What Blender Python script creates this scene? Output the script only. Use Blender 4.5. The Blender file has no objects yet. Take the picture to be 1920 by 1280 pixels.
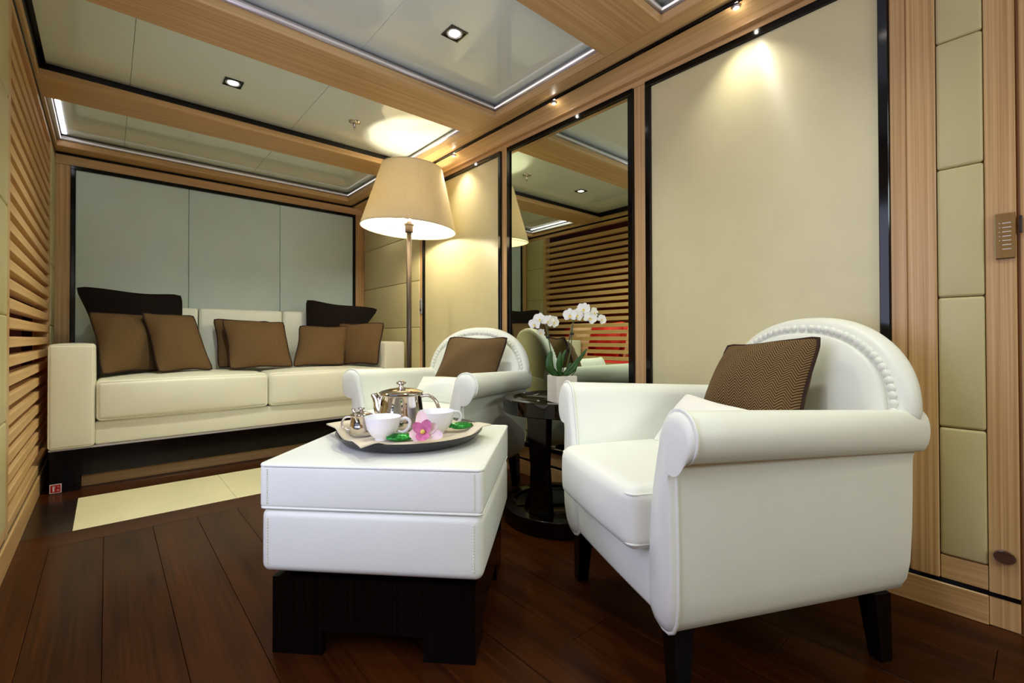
import bpy, bmesh, math, random
from mathutils import Vector, Matrix
random.seed(7)
PI = math.pi
scene = bpy.context.scene
C = scene.collection
R = math.radians

# ------------------------------------------------------------------ camera
cam_d = bpy.data.cameras.new('camera')
cam = bpy.data.objects.new('camera', cam_d)
C.objects.link(cam)
scene.camera = cam
cam_d.sensor_width = 36.0
cam_d.lens = 873.525 / 1920 * 36
cam_d.shift_y = -15.418 / 1920
cam_d.clip_start = 0.02
yaw, pitch, roll = 0.716011689, 0.00891467, -0.00220084
F = Vector((math.sin(yaw) * math.cos(pitch), math.cos(yaw) * math.cos(pitch), math.sin(pitch)))
rt = Vector((math.cos(yaw), -math.sin(yaw), 0))
up = rt.cross(F)
rt2 = rt * math.cos(roll) + up * math.sin(roll)
up2 = -rt * math.sin(roll) + up * math.cos(roll)
m = Matrix((rt2, up2, -F)).transposed().to_4x4()
m.translation = Vector((0, 0, 0.80))
cam.matrix_world = m

# ------------------------------------------------------------------ world, colour, lights
w = bpy.data.worlds.new('world'); scene.world = w; w.use_nodes = True
w.node_tree.nodes['Background'].inputs[0].default_value = (0.55, 0.62, 0.85, 1)
w.node_tree.nodes['Background'].inputs[1].default_value = 0.35
vs = scene.view_settings
vs.view_transform = 'Standard'; vs.look = 'None'; vs.gamma = 1.0; vs.use_curve_mapping = False
vs.exposure = 0.24
scene.cycles.use_denoising = True
scene.cycles.max_bounces = 10
scene.cycles.diffuse_bounces = 5
scene.cycles.glossy_bounces = 5
scene.cycles.sample_clamp_indirect = 4.0
scene.cycles.caustics_reflective = False
scene.cycles.caustics_refractive = False

def area(name, loc, target, sx, sy, power, col):
    d = bpy.data.lights.new(name, 'AREA'); d.shape = 'RECTANGLE'; d.size = sx; d.size_y = sy
    d.energy = power; d.color = col
    o = bpy.data.objects.new(name, d); C.objects.link(o); o.location = loc
    o.rotation_euler = (Vector(target) - Vector(loc)).to_track_quat('-Z', 'Y').to_euler()
    return o

def spot(name, loc, target, power, angle, col, blend=0.6, size=0.02):
    d = bpy.data.lights.new(name, 'SPOT'); d.energy = power; d.color = col
    d.spot_size = R(angle); d.spot_blend = blend; d.shadow_soft_size = size
    o = bpy.data.objects.new(name, d); C.objects.link(o); o.location = loc
    o.rotation_euler = (Vector(target) - Vector(loc)).to_track_quat('-Z', 'Y').to_euler()
    return o

XR, XL, YB, YF = 1.852, -0.261, 4.274, -2.4
ZB, ZP = 2.035, 2.115            # beam underside, ceiling panels
WARM = (1.0, 0.80, 0.55)
HALO = (0.96, 1.0, 0.84)
COOL = (0.70, 0.71, 1.0)
# daylight through the glazed side opening beside the viewer
area('window_daylight', (XL - 0.12, 0.92, 1.15), (2.0, 1.2, 1.25), 1.25, 1.15, 15, COOL)
area('rear_fill_light', (0.75, YF + 0.04, 1.82), (0.75, 2.0, 1.82), 1.6, 0.30, 21, (0.86, 0.98, 1.0))  # unseen fill lamp, added to brighten the ceiling and front faces
DOWN = [(0.486, 2.745, 58), (1.13, 1.673, 25), (0.30, 1.62, 8), (1.13, 0.45, 24), (0.30, 0.45, 10), (1.13, -0.8, 12), (0.30, -0.8, 12)]
for x, y, p in DOWN:
    spot('downlight_lamp', (x, y, ZP - 0.012), (x, y, 0), p, 125, HALO, 1.0, 0.03)
WALLSPOT = [(1.745, 0.745, 7), (1.745, 1.675, 7), (1.745, 2.60, 7.5), (1.745, 3.60, 5)]
for x, y, p in WALLSPOT:
    spot('wall_spot_lamp', (x, y, 2.005), (x + 0.075, y, 1.25), p, 100, (1.0, 0.95, 0.86), 1.0, 0.008)
    _d = bpy.data.lights.new('wall_spot_spill', 'POINT'); _d.energy = 0.10; _d.color = (1.0, 0.93, 0.80); _d.shadow_soft_size = 0.006
    _o = bpy.data.objects.new('wall_spot_spill', _d); C.objects.link(_o); _o.location = (x + 0.004, y, 2.003)
# saloon beyond the slatted screen
for _y in (3.5, 4.3):
    spot('saloon_lamp', (-1.35, _y, 2.05), (-1.5, _y, 0.5), 60, 84, WARM, 0.8, 0.02)

# ------------------------------------------------------------------ materials
def new_mat(name):
    mt = bpy.data.materials.new(name); mt.use_nodes = True
    nt = mt.node_tree
    return mt, nt, nt.nodes['Principled BSDF']

def lin(c):
    return tuple(((v / 255) / 12.92 if v / 255 <= 0.04045 else ((v / 255 + 0.055) / 1.055) ** 2.4) for v in c) + (1,)

def plain(name, col, rough=0.5, metal=0.0, coat=0.0, spec=0.5, noise=0.0, nscale=30, bump=0.0, bscale=200, sheen=0.0):
    mt, nt, b = new_mat(name)
    c = lin(col)
    b.inputs['Base Color'].default_value = c
    b.inputs['Roughness'].default_value = rough
    b.inputs['Metallic'].default_value = metal
    b.inputs['Coat Weight'].default_value = coat
    b.inputs['Coat Roughness'].default_value = 0.05
    b.inputs['Specular IOR Level'].default_value = spec
    b.inputs['Sheen Weight'].default_value = sheen
    tc = nt.nodes.new('ShaderNodeTexCoord')
    if noise > 0:
        n = nt.nodes.new('ShaderNodeTexNoise'); n.inputs['Scale'].default_value = nscale; n.inputs['Detail'].default_value = 4
        nt.links.new(tc.outputs['Object'], n.inputs['Vector'])
        r = nt.nodes.new('ShaderNodeValToRGB')
        r.color_ramp.elements[0].position = 0.3; r.color_ramp.elements[1].position = 0.7
        r.color_ramp.elements[0].color = tuple(v * (1 - noise) for v in c[:3]) + (1,)
        r.color_ramp.elements[1].color = tuple(min(1, v * (1 + noise * 0.5)) for v in c[:3]) + (1,)
        nt.links.new(n.outputs['Fac'], r.inputs['Fac']); nt.links.new(r.outputs['Color'], b.inputs['Base Color'])
    if bump > 0:
        n = nt.nodes.new('ShaderNodeTexNoise'); n.inputs['Scale'].default_value = bscale; n.inputs['Detail'].default_value = 3
        nt.links.new(tc.outputs['Object'], n.inputs['Vector'])
        bp = nt.nodes.new('ShaderNodeBump'); bp.inputs['Strength'].default_value = bump; bp.inputs['Distance'].default_value = 0.002
        nt.links.new(n.outputs['Fac'], bp.inputs['Height']); nt.links.new(bp.outputs['Normal'], b.inputs['Normal'])
    return mt

def wood(name, dark, light, axis, rough=0.35, coat=0.0, fine=170, stretch=0.02, per_object=0.0, broad=6, pore=0.35, spec=0.3, lo=0.36, hi=0.64):
    """straight-grained timber: fine lines and broad bands stretched along one axis"""
    mt, nt, b = new_mat(name)
    tc = nt.nodes.new('ShaderNodeTexCoord')
    def stretched(sc, st, det):
        mp = nt.nodes.new('ShaderNodeMapping')
        s = [sc, sc, sc]; s['xyz'.index(axis)] = sc * st
        mp.inputs['Scale'].default_value = s
        nt.links.new(tc.outputs['Object'], mp.inputs['Vector'])
        if per_object:
            oi = nt.nodes.new('ShaderNodeObjectInfo')
            mul = nt.nodes.new('ShaderNodeMath'); mul.operation = 'MULTIPLY'; mul.inputs[1].default_value = 57.0
            nt.links.new(oi.outputs['Random'], mul.inputs[0])
            nt.links.new(mul.outputs[0], mp.inputs['Location'])
        n = nt.nodes.new('ShaderNodeTexNoise'); n.inputs['Scale'].default_value = 1; n.inputs['Detail'].default_value = det
        n.inputs['Roughness'].default_value = 0.55
        nt.links.new(mp.outputs['Vector'], n.inputs['Vector'])
        return n
    a = stretched(fine, stretch, 2); c = stretched(broad, 0.12, 5)
    mix = nt.nodes.new('ShaderNodeMix'); mix.data_type = 'FLOAT'; mix.inputs[0].default_value = pore
    nt.links.new(c.outputs['Fac'], mix.inputs[2]); nt.links.new(a.outputs['Fac'], mix.inputs[3])
    r = nt.nodes.new('ShaderNodeValToRGB')
    r.color_ramp.elements[0].position = lo; r.color_ramp.elements[1].position = hi
    r.color_ramp.elements[0].color = lin(dark); r.color_ramp.elements[1].color = lin(light)
    nt.links.new(mix.outputs[0], r.inputs['Fac'])
    out = r.outputs['Color']
    if per_object:
        oi = nt.nodes.new('ShaderNodeObjectInfo')
        hs = nt.nodes.new('ShaderNodeHueSaturation')
        mr = nt.nodes.new('ShaderNodeMapRange'); mr.inputs[3].default_value = 1 - per_object; mr.inputs[4].default_value = 1 + per_object
        nt.links.new(oi.outputs['Random'], mr.inputs[0]); nt.links.new(mr.outputs[0], hs.inputs['Value'])
        nt.links.new(out, hs.inputs['Color']); out = hs.outputs['Color']
    nt.links.new(out, b.inputs['Base Color'])
    b.inputs['Roughness'].default_value = rough
    b.inputs['Coat Weight'].default_value = coat; b.inputs['Coat Roughness'].default_value = 0.12
    b.inputs['Specular IOR Level'].default_value = spec
    bp = nt.nodes.new('ShaderNodeBump'); bp.inputs['Strength'].default_value = 0.08; bp.inputs['Distance'].default_value = 0.001
    nt.links.new(a.outputs['Fac'], bp.inputs['Height']); nt.links.new(bp.outputs['Normal'], b.inputs['Normal'])
    return mt

ASH_D, ASH_L = (190, 149, 98), (216, 178, 127)
M = {}
for ax in 'xyz':
    M['ash_' + ax] = wood('ash_' + ax, ASH_D, ASH_L, ax, rough=0.38, coat=0.06, fine=150 if ax == 'z' else 105, stretch=0.006 if ax == 'z' else 0.012, pore=0.92 if ax == 'z' else 0.7, lo=0.37 if ax == 'z' else 0.36, hi=0.60 if ax == 'z' else 0.64)
    M['ebony_' + ax] = wood('ebony_' + ax, (5, 4, 4), (18, 9, 7), ax, rough=0.15, coat=0.0, fine=90, broad=22, stretch=0.004, pore=0.8, spec=0.18)
M['ebony_gloss'] = wood('ebony_gloss', (5, 4, 4), (22, 11, 8), 'z', rough=0.05, coat=0.0, fine=90, broad=22, stretch=0.004, pore=0.8, spec=0.5)
M['ash_slat'] = wood('ash_slat', ASH_D, ASH_L, 'y', rough=0.55, fine=105, stretch=0.012, pore=0.55)
M['floor_y'] = wood('floor_y', (36, 14, 3), (70, 33, 8), 'y', rough=0.3, coat=0.05, fine=120, stretch=0.02, per_object=0.16, broad=9, pore=0.4, spec=0.1)
M['floor_x'] = wood('floor_x', (40, 16, 4), (72, 34, 9), 'x', rough=0.3, coat=0.05, fine=120, stretch=0.02, per_object=0.10, broad=9, pore=0.4, spec=0.1)
M['floor_dark'] = wood('floor_dark', (28, 16, 11), (42, 25, 17), 'x', rough=0.28, coat=0.05, fine=120, broad=9)
M['inlay'] = plain('inlay', (250, 244, 200), 0.22, coat=0.3, noise=0.06, nscale=5)
M['slab'] = plain('slab', (28, 18, 12), 0.8)
M['black'] = plain('black_gloss', (12, 10, 10), 0.10, spec=0.3)
M['groove'] = plain('groove_black', (8, 8, 9), 0.35)
M['ceil'] = plain('ceiling_lacquer', (236, 246, 238), 0.10, coat=0.7, noise=0.02, nscale=3)
M['leather_w'] = plain('white_leather', (237, 240, 228), 0.42, spec=0.45, bump=0.12, bscale=260, noise=0.015, nscale=8)
M['leather_c'] = plain('cream_leather', (236, 234, 214), 0.42, spec=0.4, bump=0.12, bscale=260, noise=0.02, nscale=8)
M['leather_wall'] = plain('wall_leather', (204, 194, 144), 0.45, spec=0.4, bump=0.15, bscale=240, noise=0.03, nscale=6)
M['leather_back'] = plain('back_wall_leather', (210, 228, 224), 0.42, spec=0.4, bump=0.15, bscale=240, noise=0.03, nscale=6)
M['satin'] = plain('satin_fabric', (218, 209, 162), 0.40, spec=0.7, noise=0.03, nscale=10)
_nt = M['satin'].node_tree; _b = _nt.nodes['Principled BSDF']      # woven with horizontal threads: highlights stretch vertically
_tg = _nt.nodes.new('ShaderNodeTangent'); _tg.direction_type = 'RADIAL'; _tg.axis = 'Z'
_nt.links.new(_tg.outputs[0], _b.inputs['Tangent'])
_b.inputs['Anisotropic'].default_value = 0.85; _b.inputs['Anisotropic Rotation'].default_value = 0.25
M['steel'] = plain('brushed_steel', (210, 202, 200), 0.30, metal=0.45)
M['chrome'] = plain('polished_chrome', (214, 210, 208), 0.05, metal=1.0)
M['silver'] = plain('polished_silver', (226, 220, 214), 0.07, metal=1.0)
M['mirror'] = plain('mirror_glass', (222, 232, 214), 0.0, metal=1.0)
M['bronze'] = plain('bronze_metal', (92, 80, 70), 0.38, metal=0.7)
M['dark'] = plain('dark_cushion', (20, 12, 9), 0.85, spec=0.15, noise=0.15, nscale=120, sheen=0.1)
M['piping'] = plain('dark_piping', (48, 29, 21), 0.7, spec=0.2)
M['white_cotton'] = plain('white_cotton', (240, 238, 230), 0.8, spec=0.2, bump=0.2, bscale=300)
M['porcelain'] = plain('porcelain', (242, 243, 248), 0.12, coat=0.5, bump=0.25, bscale=110)
M['napkin'] = plain('napkin_linen', (222, 210, 186), 0.85, spec=0.15, bump=0.15, bscale=500)
M['tray'] = plain('tray_black', (32, 30, 30), 0.35)
M['foil'] = plain('green_foil', (40, 140, 50), 0.22, metal=0.55, noise=0.6, nscale=60, bump=0.6, bscale=90)
M['petal'] = plain('white_petal', (250, 250, 240), 0.6, spec=0.3)
M['petal_y'] = plain('yellow_throat', (226, 204, 96), 0.6)
M['petal_pale'] = plain('pale_pink_petal', (240, 214, 210), 0.55)
M['petal_pink'] = plain('pink_petal', (222, 120, 168), 0.55, noise=0.35, nscale=60)
M['leaf'] = plain('orchid_leaf', (40, 80, 24), 0.4, noise=0.25, nscale=20)
M['stem'] = plain('orchid_stem', (70, 88, 44), 0.5, noise=0.2, nscale=30)
M['clip'] = plain('plant_clip', (28, 26, 24), 0.5)
M['soil'] = plain('bark_soil', (96, 62, 38), 0.9, noise=0.5, nscale=80, bump=0.8, bscale=60)
M['disc_wood'] = wood('disc_wood', (70, 46, 34), (96, 66, 50), 'y', rough=0.3)
M['pot'] = plain('stone_pot', (228, 222, 202), 0.45, noise=0.08, nscale=14)
M['sign_red'] = plain('sign_red', (176, 14, 16), 0.5)
M['sign_white'] = plain('sign_white', (224, 218, 214), 0.5)
M['red'] = plain('red_fabric', (196, 26, 20), 0.7, noise=0.2, nscale=20)
M['rosy'] = plain('pale_silk', (226, 196, 168), 0.5, noise=0.1, nscale=20)
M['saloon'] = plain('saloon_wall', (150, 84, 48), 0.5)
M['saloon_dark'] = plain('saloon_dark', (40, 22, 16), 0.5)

def emis(name, col, st, base=1.0):
    mt, nt, b = new_mat(name)
    b.inputs['Base Color'].default_value = (base, base, base, 1)
    b.inputs['Emission Color'].default_value = col + (1,)
    b.inputs['Emission Strength'].default_value = st
    return mt
M['lens'] = emis('lamp_lens', (1, 0.95, 0.86), 9)
M['led'] = emis('led_strip', (0.95, 0.93, 1.0), 4)
M['bulb'] = emis('bulb', (1, 0.88, 0.65), 250)
M['rail_glint'] = emis('rail_highlight', (1.0, 0.95, 0.93), 0.7, 0.5)  # glow standing in for the highlight on the side rails
M['rail_glint_dim'] = emis('rail_highlight_dim', (1.0, 0.90, 0.88), 0.22, 0.4)  # fainter glow painting the highlight on the cross rails

# shade cloth: thin woven fabric that lets some light through
mt, nt, b = new_mat('shade_cloth')
tc = nt.nodes.new('ShaderNodeTexCoord')
def wv(rot):
    mp = nt.nodes.new('ShaderNodeMapping'); mp.inputs['Rotation'].default_value = rot
    mp.inputs['Scale'].default_value = (260, 260, 40)
    nt.links.new(tc.outputs['Object'], mp.inputs['Vector'])
    n = nt.nodes.new('ShaderNodeTexNoise'); n.inputs['Scale'].default_value = 1; n.inputs['Detail'].default_value = 2
    nt.links.new(mp.outputs['Vector'], n.inputs['Vector']); return n
n1 = wv((0, 0.6, 0)); n2 = wv((0, -0.8, 0.5))
ad = nt.nodes.new('ShaderNodeMath'); ad.operation = 'ADD'
nt.links.new(n1.outputs['Fac'], ad.inputs[0]); nt.links.new(n2.outputs['Fac'], ad.inputs[1])
rp = nt.nodes.new('ShaderNodeValToRGB')
rp.color_ramp.elements[0].position = 0.6; rp.color_ramp.elements[1].position = 1.3
rp.color_ramp.elements[0].color = lin((196, 188, 160)); rp.color_ramp.elements[1].color = lin((218, 211, 184))
nt.links.new(ad.outputs[0], rp.inputs['Fac']); nt.links.new(rp.outputs['Color'], b.inputs['Base Color'])
b.inputs['Roughness'].default_value = 0.9
tl = nt.nodes.new('ShaderNodeBsdfTranslucent'); tl.inputs['Color'].default_value = lin((224, 204, 160))
ms = nt.nodes.new('ShaderNodeMixShader'); ms.inputs[0].default_value = 0.28
nt.links.new(b.outputs[0], ms.inputs[1]); nt.links.new(tl.outputs[0], ms.inputs[2])
nt.links.new(ms.outputs[0], nt.nodes['Material Output'].inputs[0])
M['shade'] = mt
M['shade_in'] = plain('shade_lining', (246, 240, 222), 0.8)
_nt = M['shade_in'].node_tree; _t = _nt.nodes.new('ShaderNodeBsdfTranslucent'); _t.inputs['Color'].default_value = lin((246, 236, 214))
_m = _nt.nodes.new('ShaderNodeMixShader'); _m.inputs[0].default_value = 0.22
_nt.links.new(_nt.nodes['Principled BSDF'].outputs[0], _m.inputs[1]); _nt.links.new(_t.outputs[0], _m.inputs[2])
_nt.links.new(_m.outputs[0], _nt.nodes['Material Output'].inputs[0])

# herringbone weave on the cushions (uses the cushion's own UV)
def herringbone(name, nv, nu):
    mt, nt, b = new_mat(name)
    uv = nt.nodes.new('ShaderNodeUVMap')
    sp = nt.nodes.new('ShaderNodeSeparateXYZ'); nt.links.new(uv.outputs['UV'], sp.inputs[0])
    def mth(op, a, bb=None):
        n = nt.nodes.new('ShaderNodeMath'); n.operation = op
        for i, v in enumerate((a, bb)):
            if v is None: continue
            if isinstance(v, (int, float)): n.inputs[i].default_value = v
            else: nt.links.new(v, n.inputs[i])
        return n.outputs[0]
    tri = mth('PINGPONG', mth('MULTIPLY', sp.outputs[0], nu), 0.5)
    s = mth('ADD', mth('MULTIPLY', sp.outputs[1], nv), mth('MULTIPLY', tri, 4.4))
    sn = mth('SINE', mth('MULTIPLY', s, 2 * PI))
    r = nt.nodes.new('ShaderNodeValToRGB')
    r.color_ramp.elements[0].position = 0.30; r.color_ramp.elements[1].position = 0.62
    r.color_ramp.elements[0].color = lin((56, 40, 22)); r.color_ramp.elements[1].color = lin((126, 100, 66))
    nt.links.new(mth('MULTIPLY_ADD', sn, 0.5), r.inputs['Fac'])
    r.inputs['Fac'].links[0].from_node.inputs[2].default_value = 0.5
    nt.links.new(r.outputs['Color'], b.inputs['Base Color'])
    b.inputs['Roughness'].default_value = 0.85; b.inputs['Specular IOR Level'].default_value = 0.15
    bp = nt.nodes.new('ShaderNodeBump'); bp.inputs['Strength'].default_value = 0.3; bp.inputs['Distance'].default_value = 0.001
    nt.links.new(sn, bp.inputs['Height']); nt.links.new(bp.outputs['Normal'], b.inputs['Normal'])
    return mt
M['tweed'] = herringbone('herringbone_tweed', 42, 11)

# ------------------------------------------------------------------ helpers
def obj(name, bm, mat, parent=None, smooth=False, angle=None):
    me = bpy.data.meshes.new(name)
    bmesh.ops.recalc_face_normals(bm, faces=bm.faces[:])
    bm.to_mesh(me); bm.free()
    me.materials.append(M[mat] if isinstance(mat, str) else mat)
    if smooth:
        for p in me.polygons: p.use_smooth = True
        if angle: 
            try: me.set_sharp_from_angle(angle=R(angle))
            except Exception: pass
    o = bpy.data.objects.new(name, me); C.objects.link(o)
    if parent: o.parent = parent
    return o

def tag(o, label, cat, group=None):
    o['label'] = label; o['category'] = cat
    if group: o['group'] = group
    return o

def thing(name, label, cat, loc=(0, 0, 0), rz=0, group=None):
    o = bpy.data.objects.new(name, None); C.objects.link(o); o.empty_display_size = 0.05
    o.location = loc; o.rotation_euler = (0, 0, rz)
    return tag(o, label, cat, group)

def struct(o):
    o['kind'] = 'structure'; return o

def box(bm, x0, x1, y0, y1, z0, z1, bev=0.0, seg=1):
    r = bmesh.ops.create_cube(bm, size=1.0)
    vs_ = r['verts']
    for v in vs_:
        v.co = Vector(((x0 + x1) / 2 + v.co.x * (x1 - x0), (y0 + y1) / 2 + v.co.y * (y1 - y0), (z0 + z1) / 2 + v.co.z * (z1 - z0)))
    if bev:
        es = {e for v in vs_ for e in v.link_edges}
        bmesh.ops.bevel(bm, geom=list(es), offset=bev, segments=seg, affect='EDGES', profile=0.5)
    return bm

def nb(): return bmesh.new()

def bx(name, x0, x1, y0, y1, z0, z1, mat, parent=None, bev=0.0, seg=1, smooth=False):
    return obj(name, box(nb(), min(x0, x1), max(x0, x1), min(y0, y1), max(y0, y1), z0, z1, bev, seg), mat, parent, smooth)

def rbox(bm, cx, cy, cz, hx, hy, hz, r, bulge=(0, 0, 0), n=4, inner=7):
    """upholstered block: rounded edges, optionally crowned faces"""
    def axis(h):
        t = [math.tan(R(45) * k / n) * r for k in range(n, -1, -1)]
        left = [-(h - r) - s for s in t]
        mid = [-(h - r) + 2 * (h - r) * k / inner for k in range(1, inner)]
        return left + mid + [-v for v in reversed(left)]
    H = (hx, hy, hz); A = [axis(h) for h in H]
    def place(p):
        q = Vector([max(-(H[i] - r), min(H[i] - r, p[i])) for i in range(3)])
        d = Vector(p) - q
        if d.length > 1e-9: p = q + d.normalized() * r
        p = Vector(p)
        u = [p[i] / H[i] for i in range(3)]
        o = p.copy()
        for i in range(3):
            j, k = (i + 1) % 3, (i + 2) % 3
            o[i] += bulge[i] * u[i] * max(0, 1 - u[j] ** 2) ** 0.8 * max(0, 1 - u[k] ** 2) ** 0.8
        return o + Vector((cx, cy, cz))
    for i in range(3):
        j, k = (i + 1) % 3, (i + 2) % 3
        for s in (-1, 1):
            g = []
            for a in A[j]:
                row = []
                for b_ in A[k]:
                    p = [0, 0, 0]; p[i] = s * H[i]; p[j] = a; p[k] = b_
                    row.append(bm.verts.new(place(p)))
                g.append(row)
            for a in range(len(g) - 1):
                for b_ in range(len(g[0]) - 1):
                    bm.faces.new((g[a][b_], g[a + 1][b_], g[a + 1][b_ + 1], g[a][b_ + 1]))
    bmesh.ops.remove_doubles(bm, verts=bm.verts[:], dist=1e-5)
    return bm

def tube(bm, pts, rad, n=6, closed=False):
    pts = [Vector(p) for p in pts]; N = len(pts); rings = []
    rads = rad if isinstance(rad, (list, tuple)) else [rad] * N
    prev = None
    for i in range(N):
        if closed: t = pts[(i + 1) % N] - pts[i - 1]
        else: t = pts[min(i + 1, N - 1)] - pts[max(i - 1, 0)]
        t.normalize()
        if prev is None:
            a = Vector((0, 0, 1)) if abs(t.z) < 0.9 else Vector((1, 0, 0))
            u = t.cross(a).normalized()
        else:
            u = (prev - t * prev.dot(t))
            u = u.normalized() if u.length > 1e-6 else t.orthogonal().normalized()
        prev = u; v = t.cross(u)
        rings.append([bm.verts.new(pts[i] + (u * math.cos(2 * PI * k / n) + v * math.sin(2 * PI * k / n)) * rads[i]) for k in range(n)])
    for i in range(N if closed else N - 1):
        a, b_ = rings[i], rings[(i + 1) % N]
        for k in range(n):
            bm.faces.new((a[k], a[(k + 1) % n], b_[(k + 1) % n], b_[k]))
    if not closed:
        bm.faces.new(rings[0][::-1]); bm.faces.new(rings[-1])
    return bm

def lathe(bm, prof, cx=0, cy=0, n=40):
    rings = []
    for r, z in prof:
        if r < 1e-6: rings.append([bm.verts.new((cx, cy, z))])
        else: rings.append([bm.verts.new((cx + r * math.cos(2 * PI * k / n), cy + r * math.sin(2 * PI * k / n), z)) for k in range(n)])
    for a, b_ in zip(rings, rings[1:]):
        for k in range(n):
            k2 = (k + 1) % n
            if len(a) == 1 and len(b_) == 1: continue
            if len(a) == 1: bm.faces.new((a[0], b_[k], b_[k2]))
            elif len(b_) == 1: bm.faces.new((a[k], a[k2], b_[0]))
            else: bm.faces.new((a[k], a[k2], b_[k2], b_[k]))
    return bm

def prism(bm, poly, axis, t0, t1):
    """extrude a 2-D polygon along an axis (x: poly=(y,z), y: poly=(x,z), z: poly=(x,y))"""
    def P(p, t):
        return {'x': (t, p[0], p[1]), 'y': (p[0], t, p[1]), 'z': (p[0], p[1], t)}[axis]
    a = [bm.verts.new(P(p, t0)) for p in poly]; b_ = [bm.verts.new(P(p, t1)) for p in poly]
    bm.faces.new(a[::-1]); bm.faces.new(b_)
    for i in range(len(poly)):
        j = (i + 1) % len(poly)
        bm.faces.new((a[i], a[j], b_[j], b_[i]))
    return bm

def loft(bm, rings, cap0=True, cap1=True):
    vr = [[bm.verts.new(p) for p in r] for r in rings]
    n = len(vr[0])
    for a, b_ in zip(vr, vr[1:]):
        for k in range(n):
            bm.faces.new((a[k], a[(k + 1) % n], b_[(k + 1) % n], b_[k]))
    if cap0: bm.faces.new(vr[0][::-1])
    if cap1: bm.faces.new(vr[-1])
    return bm

def copy_tree(o, parent=None):
    c = o.copy(); C.objects.link(c)
    if parent: c.parent = parent
    for ch in list(o.children): copy_tree(ch, c)
    return c

# ================================================================== SETTING
# ---------------- floor
floor = struct(bx('floor', XL - 2.4, XR + 0.1, YF - 0.1, YB + 0.1, -0.06, -0.012, 'slab'))
PW = 0.157
def plank(x0, x1, y0, y1, mat, name='plank'):
    return bx(name, x0 + 0.0006, x1 - 0.0006, y0 + 0.0006, y1 - 0.0006, -0.0125, 0.0, mat, floor, 0.0008)
k = -2
while True:
    x0 = -0.006 + k * PW; x1 = x0 + PW
    if x0 > XR: break
    xa, xb = max(x0, XL + 0.0), min(x1, XR)
    if xb - xa > 0.01:
        cuts = [YF, -0.9 + 0.31 * (k % 3), 0.46 + 0.37 * ((k * 2) % 5 - 1), 2.505]
        if k in (0, 1, 2, -1): cuts = [YF, -0.6 + 0.2 * k, 2.505]
        for a, b_ in zip(cuts, cuts[1:]): plank(xa, xb, a, b_, 'floor_y')
    k += 1
plank(XL, XR, 2.505, 2.668, 'floor_x')
plank(XL, XR, 3.197, 3.36, 'floor_x')
plank(XL, XR, 3.36, 3.60, 'floor_x'); plank(XL, XR, 3.60, YB, 'floor_x')
plank(XL, -0.105, 2.668, 3.197, 'floor_dark'); plank(1.695, XR, 2.668, 3.197, 'floor_dark')
for i in range(3):
    plank(-0.105 + 0.6 * i, 0.495 + 0.6 * i, 2.668, 3.197, 'inlay', 'inlay_tile')

# ---------------- right wall
wall_r = struct(bx('wall_right', XR + 0.02, XR + 0.12, YF, YB + 0.1, -0.012, 2.25, 'ash_z'))
def rpan(name, y0, y1, z0, z1, mat, proud=0.0, bev=0.0015, seg=1, parent=wall_r):
    return bx(name, XR - proud, XR + 0.021, y0 + 0.0007, y1 - 0.0007, z0 + 0.0007, z1 - 0.0007, mat, parent, bev, seg, bev > 0.004)
def rpad(y0, y1, z0, z1, mat, parent=wall_r, name='leather_panel', x=XR, dirx=-1):
    """padded leather tile, face towards -x (right wall) or +x (left wall)"""
    bm = rbox(nb(), x - dirx * 0.009, (y0 + y1) / 2, (z0 + z1) / 2, 0.012, (y1 - y0) / 2 - 0.0008, (z1 - z0) / 2 - 0.0008, 0.008, (0.004, 0, 0), 3, 4)
    return obj(name, bm, mat, parent, True)
ZL = [0.162, 0.535, 0.914, 1.29, 1.663, 1.99]
def frame_r(name, y0, y1, z0, z1, t, parent, proud=0.012):
    bm = nb()
    for a in ((y0, y1, z1 - t, z1), (y0, y1, z0, z0 + t), (y0, y0 + t, z0 + t, z1 - t), (y1 - t, y1, z0 + t, z1 - t)):
        box(bm, XR - proud, XR + 0.021, a[0], a[1], a[2], a[3], 0.002)
    return obj(name, bm, 'black', parent)
ZT = 1.960
# upper rail
rpan('top_rail', 0.052, YB, ZT, 2.02, 'ash_y')
# leather bay in the far corner
for a, b_ in zip([0.15, 0.515, 0.880, 1.248, 1.612], [0.515, 0.880, 1.248, 1.612, ZT]):
    rpad(3.232, YB - 0.001, a, b_, 'leather_wall')
rpan('stile', 3.172, 3.232, 0.15, ZT, 'ash_z')
# first fabric panel, its frame
frame_r('panel_frame', 2.224, 3.172, 0.165, ZT, 0.024, wall_r)
rpan('fabric_panel', 2.248, 3.148, 0.189, ZT - 0.024, 'satin')
rpan('stile', 2.163, 2.224, 0.165, ZT, 'ash_z')
rpan('stile', 1.194, 1.259, 0.165, ZT, 'ash_z')
frame_r('panel_frame', 0.321, 1.194, 0.165, ZT, 0.026, wall_r)
rpan('fabric_panel', 0.347, 1.168, 0.191, ZT - 0.026, 'satin')
rpan('stile', 0.280, 0.321, 0.093, ZT, 'ash_z', 0.0)
rpan('stile', 0.212, 0.280, 0.093, ZT, 'ash_z', 0.006, 0.003)
for a, b_ in zip(ZL, ZL[1:]): rpad(0.113, 0.212, a, b_, 'leather_wall')
rpan('bottom_rail', 0.113, 0.212, 0.093, 0.162, 'ash_y')
rpan('stile', 0.052, 0.113, 0.0, ZT, 'ash_z')
rpan('bottom_rail', 0.321, YB, 0.093, 0.165, 'ash_y')
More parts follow.
